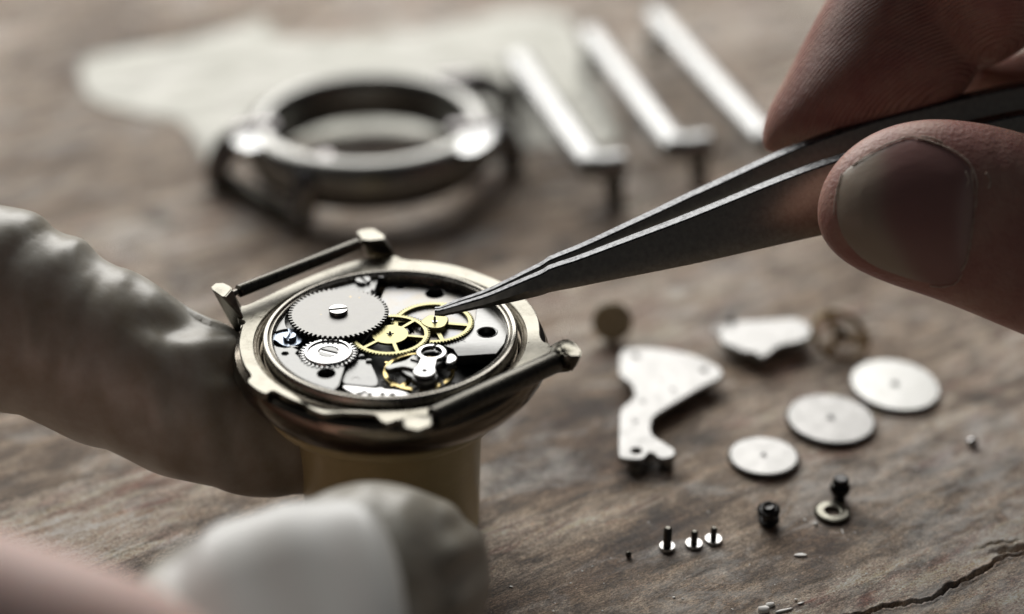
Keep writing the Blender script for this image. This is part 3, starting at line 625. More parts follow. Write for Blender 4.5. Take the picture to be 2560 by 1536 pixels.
class Field:
    def __init__(s, x0, x1, y0, y1, d0, d1, h):
        s.h = h; s.o = (x0, y0, d0); s.x = np.arange(x0, x1, h); s.y = np.arange(y0, y1, h); s.d = np.arange(d0, d1, h)
        s.X, s.Y = np.meshgrid(s.x, s.y, indexing='ij'); s.F = np.full((len(s.x), len(s.y), len(s.d)), 5., np.float32)
    def inflate(s, zf, pts, dref, mid, T, Rr, k=.25, smooth=2, bl=3, wr=None):
        """outline as seen (zf, pts) at distance dref; mid(X,Y): distance of the middle; T half thickness; Rr rounding radius"""
        P = []
        for p in pts:
            a = zf(*p); P.append(((a[0] - 1280) / FPX * dref, -(a[1] - 768) / FPX * dref))
        P = smoothloop(P, smooth); D = blur2(polysdf(P, s.X, s.Y), bl)
        mid_ = mid(s.X, s.Y)
        e = np.clip((Rr - D) / Rr, 0, None) ** 2
        w_ = (s.d[None, None, :] - mid_[:, :, None]) / T
        G = (np.sqrt(e[:, :, None] + w_ ** 2) - 1) * min(T, Rr)
        s.F = smin(s.F, G.astype(np.float32), k) if k else np.minimum(s.F, G)
        return s
    def capsule(s, p, q, r0, r1, k=.3):
        p, q = np.array(p), np.array(q); e = q - p
        X3, Y3, D3 = s.X[:, :, None] - p[0], s.Y[:, :, None] - p[1], s.d[None, None, :] - p[2]
        t = np.clip((X3 * e[0] + Y3 * e[1] + D3 * e[2]) / (e @ e), 0, 1)
        G = np.sqrt((X3 - t * e[0]) ** 2 + (Y3 - t * e[1]) ** 2 + (D3 - t * e[2]) ** 2) - (r0 + (r1 - r0) * t)
        s.F = smin(s.F, G.astype(np.float32), k); return s
    def mesh(s, disp=None):
        s.F[0], s.F[-1], s.F[:, 0], s.F[:, -1], s.F[:, :, 0], s.F[:, :, -1] = 1, 1, 1, 1, 1, 1
        V, Q = nets(s.F, s.o, s.h)
        if disp is not None:
            G = np.stack(np.gradient(s.F, s.h), -1); ix = np.clip(((V - np.array(s.o)) / s.h).round().astype(int), 0, np.array(s.F.shape) - 1)
            n_ = G[ix[:, 0], ix[:, 1], ix[:, 2]]; n_ /= np.linalg.norm(n_, axis=1)[:, None] + 1e-9
            V = V + n_ * disp(V)[:, None]
        me = npmesh(cam2world(V), Q)
        bm = bmesh.new(); bm.from_mesh(me)
        bmesh.ops.smooth_vert(bm, verts=bm.verts[:], factor=.5, use_axis_x=True, use_axis_y=True, use_axis_z=True)
        bm.to_mesh(me); bm.free()
        # face normals outwards
        return me
def P2(zf, x, y, d): a = zf(x, y); return ((a[0] - 1280) / FPX * d, -(a[1] - 768) / FPX * d, d)

# right hand: thumb in front of the tweezers, forefinger behind them, middle finger above
RD = 19.2
f = Field(2.2, 10.2, -1.6, 7.2, 16.8, 24.0, .055)
thumb = [(232, 700), (250, 560), (320, 400), (440, 270), (600, 160), (800, 92), (1000, 70), (1300, 98), (1600, 170), (2200, 330), (2900, 500), (2900, 2000), (2300, 1750), (1535, 1460), (1250, 1340), (1000, 1240), (700, 1150), (500, 1060), (330, 950), (255, 840)]
f.inflate(ZN, thumb, 18.5, lambda X, Y: 18.80 + .10 * np.clip(X - 5, 0, 9), .56, .98, k=.05, bl=3)
idxf = [(92, 1290), (96, 1180), (150, 950), (280, 720), (430, 430), (600, 100), (690, -60), (800, -260), (1000, -520), (1700, -500), (1750, -100), (1900, 300), (1870, 600), (1820, 740), (1680, 830), (1370, 940), (920, 1100), (520, 1205), (360, 1245), (210, 1290), (125, 1330)]
f2 = Field(2.2, 10.2, -1.6, 7.2, 16.8, 24.0, .055)
f2.inflate(ZI, idxf, 20.5, lambda X, Y: 20.42 - .10 * np.clip(Y - 3, 0, 9) + .0 * X, .60, .80, k=.02, bl=3)
midf = [(1300, -60), (1400, 70), (1520, 215), (1640, 350), (1750, 455), (1850, 525), (1960, 548), (2060, 530), (2180, 450), (2400, 300), (2900, 0), (2900, -500), (1900, -600), (1200, -300)]
f2.inflate(ZI, midf, 20.0, lambda X, Y: 20.25 + 0 * X, 1.2, .80, k=.08, bl=3)  # middle finger, thickened in depth to shade the palm behind
f2.inflate(ZI, [(1600, 250), (1900, 560), (2300, 380), (2800, 300), (3300, 500), (3300, 1500), (2500, 1150), (2050, 1010), (1800, 900), (1640, 700)], 21.6, lambda X, Y: 21.5 + 0 * X, .7, .6, k=.1, bl=2)
f2.capsule(P2(Z0, 2250, -420, 22.2), P2(Z0, 2900, 60, 22.6), .9, 1.2, .3)  # unseen mass at the back of the hand, added to block the window light
f.F = smin(f.F, f2.F, .05)
# web of the hand behind, outside the frame, ties the fingers together
f.capsule(P2(Z0, 2600, 330, 21.8), P2(Z0, 2950, 160, 21.5), .55, 1.3, .35)
f.capsule(P2(Z0, 2860, 640, 19.6), P2(Z0, 2950, 160, 21.2), 1.0, 1.3, .4)
f.capsule(P2(Z0, 2700, -60, 20.4), P2(Z0, 2950, 160, 21.2), .9, 1.3, .4)
def hand_disp(V):
    x, y = V[:, 0], V[:, 1]; out = np.zeros(len(V))
    # joint creases on the back of the thumb, right of the nail
    for (cx, cy, sl, wd, dp) in ((1370, 700, .10, .05, .022), (1440, 900, .22, .06, .028), (1520, 950, .18, .05, .022), (1620, 900, .2, .08, .04)):
        p = P2(ZN, cx, cy, 18.2); out -= dp * np.exp(-(((x - p[0]) - sl * (y - p[1]) + .02 * np.sin(y * 9 + cx)) / wd) ** 2) * np.exp(-((y - p[1]) / .9) ** 2) * (V[:, 2] < 18.6)
    return out
SK = skin_material('skin', (.53, .33, .265), (.40, .185, .16), ridge=((-.9, .3, .4),))
hand = thing('hand', tuple(dep(Z0(2300, 480), 19.2)), 'bare right hand pinching the tweezers, thumbnail towards the viewer', 'hand')
hm = f.mesh(hand_disp)
co = np.zeros(len(hm.vertices) * 3); hm.vertices.foreach_get('co', co); co = co.reshape(-1, 3)
camd = co[:, 1] * cP - (co[:, 2] - CAMZ) * sP
mk = 1 / (1 + np.exp(-(camd - 19.3) * 14)); ra = hm.color_attributes.new('ridges', 'FLOAT_COLOR', 'POINT')
ra.data.foreach_set('color', np.stack([mk, mk, mk, np.ones_like(mk)], 1).ravel())
hskin = put('fingers', hm, SK, hand, sharp=None); hskin.data.shade_smooth()
# thumbnail: a curved plate laid on the thumb
bmt = bmesh.new(); bmt.from_mesh(hskin.data); bmt.transform(Matrix.Translation(ROOT[hand.name])); bvh = BVHTree.FromBMesh(bmt)
CAMP = Vector((0, 0, CAMZ))
nail_o = smoothloop([(335, 520), (365, 440), (440, 375), (600, 285), (720, 232), (800, 215), (900, 222), (1000, 255), (1100, 305), (1180, 365), (1220, 470), (1225, 620), (1215, 800), (1195, 950), (1160, 1070), (1100, 1150), (1010, 1168), (900, 1155), (740, 1110), (600, 1060), (500, 1000), (420, 925), (365, 840), (335, 740), (325, 620)], 2)
def ray(p):
    d_ = (dep(p, 18) - CAMP).normalized(); h_ = bvh.ray_cast(CAMP, d_); return h_[0], h_[1]
n_g = 74
gxs = np.linspace(300, 1250, n_g); gys = np.linspace(190, 1200, n_g)
GXn, GYn = np.meshgrid(gxs, gys, indexing='ij'); Sd = polysdf(nail_o, GXn, GYn)
bm = bmesh.new(); vm = {}; cols = {}
for i in range(n_g):
    for j in range(n_g):
        if Sd[i, j] < -16: continue
        h_, nn = ray(ZN(gxs[i], gys[j]))
        if h_ is None: continue
        k = Sd[i, j]; hgt = .014 * (1 - math.exp(-max(k, 0) / 40)) - (.012 if k < 0 else 0)
        hgt += .045 * math.exp(-((gys[j] - 690) / 330) ** 2) * min(max(k, 0) / 160, 1)
        toc = (CAMP - h_).normalized(); vm[i, j] = bm.verts.new(h_ + toc * hgt)
        cols[i, j] = (gxs[i], gys[j], k)
keys = list(vm)
for i in range(n_g - 1):
    for j in range(n_g - 1):
        q = [(i, j), (i + 1, j), (i + 1, j + 1), (i, j + 1)]
        if all(c in vm for c in q): bm.faces.new([vm[c] for c in q])
for _ in range(3): bmesh.ops.smooth_vert(bm, verts=bm.verts[:], factor=.5, use_axis_x=True, use_axis_y=True, use_axis_z=True)
me = from_bm(bm)
ca = me.color_attributes.new('tint', 'FLOAT_COLOR', 'POINT')
for v_, kk in zip(ca.data, keys):
    x_, y_, k_ = cols[kk]
    e = x_ - (640 + 30 * math.sin(y_ / 140) + (.0016 * (y_ - 560)) * abs(y_ - 560) * .35)
    fr = 1 / (1 + math.exp(e / 34)); lun = 1 / (1 + math.exp(-(x_ - (1110 + .0006 * (y_ - 780) ** 2)) / 22))
    base = np.array([.33, .175, .160]); free = np.array([.44, .36, .285]); lu = np.array([.46, .32, .29])
    c = base * (1 - fr) + free * fr; c = c * (1 - lun) + lu * lun
    v_.color = (*c, 1)
NM = mat('nail', (.3, .2, .18), .34, 0, sss=.15, sssr=(.2, .08, .05), spec=.5, bump=(9, .12, .02), aniso_dir=(R(20), (1, 3, 1)))
at_n = NM.node_tree.nodes.new('ShaderNodeVertexColor'); at_n.layer_name = 'tint'
NM.node_tree.links.new(at_n.outputs[0], NM.node_tree.nodes['Principled BSDF'].inputs['Base Color'])
nail = put('thumbnail', me, NM, hand, sharp=None); nail.data.shade_smooth()
# dry cuticle: thin ragged ridges of pale skin round the nail
CUT = mat('dry_cuticle', (.78, .68, .58), .6, 0, noise=(.36, .24, .19), nscale=9, bump=(40, .6, .01))
ms = []
def ridge_line(pts, r, jit=5):
    P = []; jit = jit * .45
    for p in spl([(a, b_, 0) for a, b_ in pts], 9):
        x_, y_ = p.x + random.uniform(-jit, jit), p.y + random.uniform(-jit, jit)
        h_, nn = ray(ZN(x_, y_))
        if h_ is not None: P.append(h_ + (CAMP - h_).normalized() * .016)
    if len(P) > 3:
        rs = [r * .85 * random.uniform(.7, 1.1) for _ in P]; rs[0] = rs[-1] = .001; ms.append(tube(P, rs, 6))
ridge_line([(430, 400), (560, 310), (680, 248), (800, 210), (860, 222)], .010, 2)
ridge_line([(850, 218), (920, 236), (990, 258), (1060, 288), (1120, 322), (1175, 368), (1215, 430)], .013, 6)
ridge_line([(870, 205), (960, 222), (1020, 250)], .013, 7)
ridge_line([(1215, 430), (1232, 500), (1232, 560), (1226, 640), (1212, 740), (1190, 900), (1165, 1010), (1130, 1070)], .013, 3)
ridge_line([(1160, 430), (1180, 480), (1165, 540), (1140, 620)], .011, 8)
ridge_line([(1200, 400), (1205, 470), (1210, 540), (1228, 590)], .009, 4)
ridge_line([(1290, 440), (1320, 490), (1310, 540)], .016, 7)
ridge_line([(1140, 1090), (1095, 1150), (1010, 1172), (930, 1165)], .008, 4)
ridge_line([(370, 440), (345, 520), (325, 620), (318, 720)], .009, 5)
cut = put('cuticle', joined(ms), CUT, hand, sharp=None); cut.data.shade_smooth(); bmt.free()

# left hand: finger cots of pale latex over forefinger (behind) and thumb (in front)
fl = Field(-10.5, .6, -8.2, 2.2, 10.0, 22.5, .075)
ind = [(-900, 200), (-400, 330), (0, 492), (60, 510), (130, 545), (200, 590), (262, 632), (330, 668), (392, 700), (440, 738), (500, 768), (560, 802), (660, 860), (760, 940), (815, 1040), (815, 1140), (770, 1205), (680, 1222), (560, 1206), (500, 1183), (450, 1160), (400, 1156), (350, 1132), (290, 1098), (230, 1085), (180, 1068), (140, 1040), (60, 1010), (0, 995), (-400, 930), (-900, 900)]
imid = lambda X, Y: 19.2 - .04 * (X + 3) + .95 / (1 + np.exp(-(X + 2.9) * 3))
thb = [(330, 1440), (360, 1395), (420, 1342), (520, 1282), (620, 1232), (720, 1204), (830, 1192), (950, 1190), (1060, 1204), (1142, 1250), (1190, 1310), (1207, 1400), (1195, 1520), (1120, 1640), (900, 1760), (500, 1760), (200, 1640)]
thf = lambda X, Y: 16.9 + .45 * np.clip(X + .8, -6, 1.0) + .95 * (Y + 2.0) / (1 + np.exp((X + 1.25 + .35 * (Y + 2.4)) * 5))
fl.inflate(Z0, ind, 19.2, imid, .82, .95, k=.02, bl=2)
fl.inflate(Z0, thb, 16.4, thf, .78, .95, k=.02, bl=2)
fl2 = Field(-10.5, .6, -8.2, 2.2, 10.0, 22.5, .075)
fl2.F = fl.F.copy() + .20
skn = [(-900, 900), (-300, 1180), (0, 1290), (150, 1342), (300, 1400), (400, 1450), (520, 1560), (620, 1700), (300, 2200), (-900, 2200)]
fl2.inflate(Z0, skn, 13.4, lambda X, Y: 13.6 + .15 * (X + 3), .8, 1.0, k=.25, bl=3)
fl2.capsule(P2(Z0, 500, 1700, 15.2), P2(Z0, -100, 1900, 14.2), .85, 1.1, .4)
fl2.capsule(P2(Z0, -500, 700, 19.3), P2(Z0, -600, 1700, 15.2), .8, 1.2, .4)
def cot_disp(V):
    x, y, d_ = V[:, 0], V[:, 1], V[:, 2]; out = np.zeros(len(V))
    isidx = d_ > 18.0
    # folds across the forefinger: rings running over it, stronger on the upper side
    s_ = x * .94 - y * .34 + .16 * np.sin(y * 2.1 + 1.3) + .07 * np.sin(d_ * 3.2)
    w_ = np.abs(np.sin(s_ * 3.3 + .8 * np.sin(s_ * 1.3 + 1) + .6 * np.sin(y * .9)))
    out += isidx * (.036 * (1 - w_ ** .6) * -1 + .014)
    out += isidx * .024 * np.sin(s_ * 8.1 + 1.2 * np.sin(s_ * 2.7) + 1.5 * np.sin(y * 1.4)) * (1 / (1 + np.exp(-(y + .6 + .35 * (x + 4)) * 4)))
    for (cx, cy, r1, r2, dp) in ((445, 780, .34, .16, -.10), (540, 830, .25, .12, .06), (600, 900, .3, .1, -.05), (150, 700, .12, .6, -.06)):
        p = P2(Z0, cx, cy, 19.2); out += isidx * dp * np.exp(-((x - p[0]) / r1) ** 2 - ((y - p[1]) / r2) ** 2) * (d_ < 19.3)
    # thumb: broad soft folds that run down it and short creases at its right end
    p = P2(Z0, 900, 1400, 16.5); q = x - p[0] + .35 * (y - p[1])
    out += (~isidx) * .07 * np.sin(q * 3.4 + .8) * (1 / (1 + np.exp(-(d_ - 12) * 3)))
    p = P2(Z0, 1130, 1340, 17)
    out += (~isidx) * .035 * np.sin((y - p[1]) * 13 - (x - p[0]) * 3) * np.exp(-((x - p[0]) / .22) ** 2)
    return out
lh = thing('hand', tuple(dep(Z0(500, 1250), 17.5)), 'left hand in pale latex finger covers steadying the cream watch holder', 'hand')
lm = M['latex']; N_ = lm.node_tree.nodes; L_ = lm.node_tree.links
tc_ = N_.new('ShaderNodeTexCoord'); wv_ = N_.new('ShaderNodeTexWave'); wv_.bands_direction = 'X'; wv_.inputs['Scale'].default_value = .66; wv_.inputs['Distortion'].default_value = 5.5; wv_.inputs['Detail'].default_value = 4; wv_.inputs['Detail Scale'].default_value = .7
L_.new(tc_.outputs['Object'], wv_.inputs[0]); bb_ = N_.new('ShaderNodeBump'); bb_.inputs['Strength'].default_value = .55; bb_.inputs['Distance'].default_value = .05
L_.new(wv_.outputs[0], bb_.inputs['Height']); L_.new(N_['Bump'].outputs[0], bb_.inputs['Normal']); L_.new(bb_.outputs[0], N_['Principled BSDF'].inputs['Normal'])
SK2 = skin_material('skin_near', (.74, .54, .49), (.68, .47, .41))
o = put('fingers', fl2.mesh(), SK2, lh, sharp=None); o.data.shade_smooth()
# the two covers are separate pieces
for nm, sel, lab in (('finger_cot', 'i', 'pale wrinkled cover on the forefinger behind the holder'), ('finger_cot', 't', 'pale smooth cover on the thumb in front of the holder')):
    g = Field(-10.5, .6, -8.2, 2.2, 10.0, 22.5, .05 if sel == 'i' else .06)
    if sel == 'i': g.inflate(Z0, ind, 19.2, imid, .82, .95, k=0, bl=3)
    else: g.inflate(Z0, thb, 16.4, thf, .78, .95, k=0, bl=3)
    o = put(nm, g.mesh(cot_disp), M['latex'], lh, sharp=None); o.data.shade_smooth(); o['label'] = lab
thumb_cot = o
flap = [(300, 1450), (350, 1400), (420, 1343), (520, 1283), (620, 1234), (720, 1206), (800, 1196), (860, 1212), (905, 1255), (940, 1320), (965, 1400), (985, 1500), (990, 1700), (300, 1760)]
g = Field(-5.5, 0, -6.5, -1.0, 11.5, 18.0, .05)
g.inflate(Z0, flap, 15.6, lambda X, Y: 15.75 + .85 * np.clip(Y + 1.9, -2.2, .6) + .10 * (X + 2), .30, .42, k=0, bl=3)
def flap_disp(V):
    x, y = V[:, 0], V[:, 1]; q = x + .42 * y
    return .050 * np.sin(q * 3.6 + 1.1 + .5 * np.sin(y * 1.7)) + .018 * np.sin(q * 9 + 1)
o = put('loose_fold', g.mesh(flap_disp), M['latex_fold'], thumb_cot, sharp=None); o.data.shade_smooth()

# ------------------------------------------------------------------ loose parts on the table
def wheel(p, r, n, z1, th, tilt, label, m='loose', td=.032):
    c = at(Z0(*p), z1)
    me = plate(gear((0, 0), r, td, n, 0, 0, .5), [circ((0, 0), r * .065, 16)], -th / 2, th / 2, .004)
    me.transform(Matrix.Rotation(R(tilt[0]), 4, 'X') @ Matrix.Rotation(R(tilt[1]), 4, 'Y'))
    me.transform(Matrix.Translation((c.x, c.y, z1 - th / 2)))
    o = thing('gear_wheel', (c.x, c.y, 0), label, 'gear wheel', 'loose steel gear wheels lying on the table')
    put('toothed_disc', me, M[m], o, sharp=40)
    b_ = lathe([(r * .1, -.01), (r * .1, .006), (r * .075, .006), (r * .075, -.01)], (0, 0), 24, closed=True)
    b_.transform(Matrix.Rotation(R(tilt[0]), 4, 'X') @ Matrix.Rotation(R(tilt[1]), 4, 'Y')); b_.transform(Matrix.Translation((c.x, c.y, z1)))
    put('bore_rim', b_, M['nickel'], o)
wheel((1845, 1100), .425, 84, .075, .05, (-2, -1), 'smallest loose steel gear wheel, nearest to the screws')
wheel((2007, 1010), .55, 100, .085, .05, (0, 1), 'large grey steel gear wheel lying between the two others')
wheel((2162, 928), .56, 110, .10, .04, (2.5, 2), 'large shiny white gear wheel, farthest of the loose three', 'loose_bright', td=.012)
# bridge plate
bo = [(180, 150), (250, 112), (400, 105), (600, 120), (800, 155), (950, 205), (1070, 265), (1135, 315), (1142, 360), (1090, 410), (950, 470), (800, 560), (650, 650), (495, 745), (472, 830), (480, 900), (520, 945), (620, 1000), (700, 1050), (708, 1090), (680, 1125), (570, 1145), (530, 1120), (500, 1090), (460, 1080), (430, 1110), (400, 1148), (250, 1145), (180, 1130), (170, 1080), (175, 900), (180, 700), (210, 650), (310, 580), (322, 520), (290, 440), (195, 380), (170, 330)]
zb = .21
bpos = at(ZB(500, 600), 0)
br = thing('bridge_plate', tuple(bpos), 'large curved steel bridge plate lying right of the watch, holed at its bottom end', 'watch part')
bh = [hole(ZB, 340, 1065, .062, zb), hole(ZB, 335, 185, .042, zb, 16), hole(ZB, 965, 318, .042, zb, 16)]
put('plate', plate(smoothloop(flat(ZB, bo, zb), 1), bh, zb - .075, zb, .02, 3), M['loose'], br, sharp=40)
for (x, y) in ((675, 495), (330, 795), (400, 610)):
    p = at(ZB(x, y), zb); put('rivet', lathe([(.035, zb - .02), (.035, zb + .002), (.026, zb + .006), (.0001, zb - .004)], (p.x, p.y), 20), M['nickel_dark'], br)
for (x, y, r_) in ((340, 1120, .11), (620, 1085, .09), (335, 185, .06), (965, 318, .06)):
    p = at(ZB(x, y), zb); put('foot', lathe([(r_, .002), (r_, zb - .07), (.0001, zb - .07), (.0001, .002)], (p.x, p.y), 24), M['nickel_dark'], br)
# balance cock with the balance hanging from it
bk = at(Z0(1850, 830), 0)
bl = thing('balance_cock', tuple(bk), 'bright white balance cock lying beside its tilted brown balance wheel', 'watch part')
bo2 = [(1735, 800), (1752, 780), (1775, 774), (1850, 772), (1925, 766), (1955, 780), (1966, 800), (1950, 822), (1910, 830), (1880, 836), (1858, 858), (1838, 864), (1822, 850), (1800, 852), (1770, 838), (1742, 828)]
put('plate', plate(smoothloop(flat(Z0, bo2, .24), 2), [], .13, .24, .03, 3), M['loose'], bl, sharp=50)
lp = at(Z0(1745, 800), .2)
lpm = lathe([(.07, -.02), (.10, -.02), (.10, .02), (.07, .02)], (0, 0), 32, closed=True); lpm.transform(Matrix.Translation((lp.x - .03, lp.y, .2)))
put('end_loop', lpm, M['loose'], bl)
kn = at(Z0(1768, 770), .28); put('screw', lathe([(.05, .2), (.05, .30), (.03, .32), (.0001, .32)], (kn.x, kn.y), 16), M['black'], bl)
fp = at(Z0(1830, 835), .1); put('foot', lathe([(.12, .002), (.12, .14), (.0001, .14), (.0001, .002)], (fp.x, fp.y), 24), M['nickel_dark'], bl)
def placed(me, loc, rx, ry):
    me.transform(Matrix.Translation(loc) @ Matrix.Rotation(R(ry), 4, 'Y') @ Matrix.Rotation(R(rx), 4, 'X')); return me
bw = at(Z0(2030, 812), .26)
holesb = []
for k in range(3):
    a0 = k * 2.0944; holesb.append([(.335 * math.cos(a), .335 * math.sin(a)) for a in np.linspace(a0 + .16, a0 + 1.93, 14)] + [(.08 * math.cos(a), .08 * math.sin(a)) for a in np.linspace(a0 + 1.6, a0 + .5, 6)])
balp = put('balance_wheel', placed(plate(circ((0, 0), .40, 64), holesb, -.035, .035, .01, 2), bw, 24, 14), M['brass_dark'], bl)
sp_ = [((.07 + .0042 * k) * math.cos(k * .42), (.07 + .0042 * k) * math.sin(k * .42), .07) for k in range(60)]
put('hairspring', placed(tube(sp_, .009, 6), bw, 24, 14), M['brass_dark'], balp)
put('staff', placed(lathe([(.03, -.16), (.04, -.04), (.05, .05), (.03, .12), (.0001, .15)], (0, 0), 16), bw, 24, 14), M['black'], balp)
# tarnished brass disc standing on edge
M['tarnish'] = mat('tarnished_disc', (.50, .43, .31), .6, 0, noise=(.34, .28, .19), nscale=9)
dp_ = at(Z0(1478, 826), 0)
dm = lathe([(.0001, -.04), (.25, -.04), (.27, -.02), (.27, .02), (.25, .04), (.14, .04), (.13, .03), (.0001, .03)], (0, 0), 48)
dm.transform(Matrix.Translation((dp_.x, dp_.y + .06, .27)) @ Matrix.Rotation(R(74), 4, 'X'))
meta(put('brass_disc', dm, M['tarnish'], base=(dp_.x, dp_.y, 0)), 'small tarnished brass disc standing on edge, out of focus behind the steel bridge', 'disc')
# screws standing on their heads
def screw_up(p, rh, hh, rs, hs, label, thr):
    c = at(ZS(*p), 0); o = thing('screw', tuple(c), label, 'screw', 'tiny screws standing on their heads')
    put('head', lathe([(rh * .9, .002), (rh, .012), (rh, hh - .008), (rh * .95, hh), (.0001, hh)], (c.x, c.y), 40), M['screw'], o)
    prof = [(rs, hh - .002)]; n_ = int(hs / .022)
    for k in range(n_):
        z_ = hh + hs * k / n_; prof += [(rs * (.84 if thr else .97), z_ + .002), (rs, z_ + .011)]
    prof += [(rs * .8, hh + hs), (rs * .55, hh + hs + .01), (.0001, hh + hs + .012)]
    put('shank', lathe(prof, (c.x, c.y), 24), M['bar'], o)
screw_up((450, 752), .088, .05, .048, .235, 'tallest of the three small screws, threaded, leftmost in the row', True)
screw_up((687, 722), .097, .042, .040, .150, 'short screw standing in the middle of the row of three', True)
screw_up((859, 682), .097, .040, .037, .140, 'short screw at the right end of the row, shiny round head', True)
# dark pinion
pc = at(ZS(1350, 525), 0)
pn = thing('pinion', tuple(pc), 'small black toothed pinion standing right of the three screws', 'pinion')
me = joined([plate(gear((0, 0), .128, .036, 18, 0, 0, .5), [], .16, .235, .006), plate(gear((0, 0), .120, .034, 18, 0, .1, .5), [], .02, .075, .006)])
me.transform(Matrix.Translation((pc.x, pc.y, .012)) @ Matrix.Rotation(R(9), 4, 'X') @ Matrix.Rotation(R(-6), 4, 'Y')); put('teeth', me, M['black'], pn)
me = lathe([(.075, .0), (.08, .08), (.07, .16), (.075, .262), (.06, .272), (.045, .262), (.0001, .262)], (0, 0), 32)
me.transform(Matrix.Translation((pc.x, pc.y, .012)) @ Matrix.Rotation(R(9), 4, 'X') @ Matrix.Rotation(R(-6), 4, 'Y')); put('hub', me, M['black'], pn)
# black knurled crown and toothed ring
kc = at(ZS(1968, 318), 0)
kn_ = thing('winding_crown', tuple(kc), 'tiny glossy black winding crown standing behind the toothed ring', 'crown')
M['pale'] = mat('pale_steel_ring', (0.270, 0.261, 0.221), .4, 1, noise=(0.216, 0.207, 0.171))
M['gloss'] = mat('glossy_black', (.02, .018, .016), .12, .9)
put('body', lathe([(.075, .002), (.08, .09), (.108, .115), (.122, .165), (.108, .21), (.085, .225), (.0001, .225)], (kc.x, kc.y), 40), M['gloss'], kn_, sharp=60)
put('knurled_top', plate(gear((kc.x, kc.y), .088, .02, 18, 0, 0, .5), [], .215, .31, .012, 2), M['black'], kn_)
rg = at(ZS(1912, 415), .05)
meta(put('toothed_ring', plate(gear((rg.x, rg.y), .208, .028, 30, 0, 0, .6), [circ((rg.x, rg.y), .088, 32)], .004, .055, .012, 2), M['pale'], base=(rg.x, rg.y, 0)), 'small pale toothed ring lying flat in front of the black crown', 'ring')
bpearl = at(ZS(110, 822), .0)
me = lathe([(.0001, .0)] + [(.036 * math.sin(a), .036 - .036 * math.cos(a)) for a in np.linspace(.2, 2.9, 10)] + [(.0001, .072)], (bpearl.x, bpearl.y), 20)
meta(put('steel_ball', me, M['bar'], base=tuple(bpearl)), 'tiny dull metal ball alone to the left of the screws', 'ball')
b2_ = at(ZG(1572, 1110), 0)
me = lathe([(.0001, .0)] + [(.07 * math.sin(a), .05 - .05 * math.cos(a)) for a in np.linspace(.2, 2.9, 10)] + [(.0001, .1)], (b2_.x, b2_.y), 20)
meta(put('grey_bead', me, M['white_steel'], base=tuple(b2_)), 'small grey metal bead near the right edge, right of the loose wheels', 'bead')
def chip(p, rx, ry, h_, a, label, seed):
    c = at(ZS(*p), 0); random.seed(seed)
    pts = [Vector((c.x, c.y, 0)) + Matrix.Rotation(a, 3, 'Z') @ Vector((rx * math.cos(t) * random.uniform(.8, 1.05), ry * math.sin(t) * random.uniform(.7, 1.1), z_)) for t in np.linspace(0, 6.28, 11)[:-1] for z_ in (.002, h_ * random.uniform(.6, 1.1))]
    return meta(put('flake', hull(pts, .003, 1), M['flake'], base=tuple(c)), label, 'flake', 'pale flakes and crumbs on the wood')
chip((1630, 812), .078, .028, .02, .05, 'largest white flake lying in front of the pinion', 3)
chip((1762, 538), .028, .024, .03, 0, 'round pale crumb just below the toothed ring', 4)
chip((1668, 500), .02, .016, .015, 0, 'faint small crumb left of the toothed ring', 5)
chip((1360, 1252), .055, .032, .03, .2, 'lumpy pale crumb low in the picture, above the largest crumb', 6)
chip((1300, 1300), .075, .055, .05, .5, 'largest lumpy white crumb at the bottom edge', 7)
chip((1480, 1300), .11, .020, .02, .35, 'long thin pale splinter at the bottom edge', 8)
chip((1632, 1235), .045, .014, .015, .4, 'thin white splinter right of the bottom crumbs', 9)
chip((1588, 1205), .016, .016, .018, 0, 'tiny round white speck above the thin white splinter', 10)
chip((2000, 600), .007, .055, .008, .1, 'thin pale fibre below the toothed ring', 11)
random.seed(21)
ms = []
for k in range(420):
    u_ = random.uniform(-200, 2474); v_ = random.uniform(300, 1500) if random.random() < .5 else random.uniform(1050, 1500)
    c = at(Z0(u_, v_), 0); r_ = random.uniform(.004, .011) * (1.5 if random.random() < .1 else 1)
    ms.append(hull([c + Vector((random.uniform(-r_, r_) * 1.6, random.uniform(-r_, r_) * 1.3, random.uniform(0, r_))) for _ in range(6)], 0))
meta(put('dust', joined(ms), M['flake'], sharp=None), 'fine pale dust specks scattered over the wood', kind='stuff')

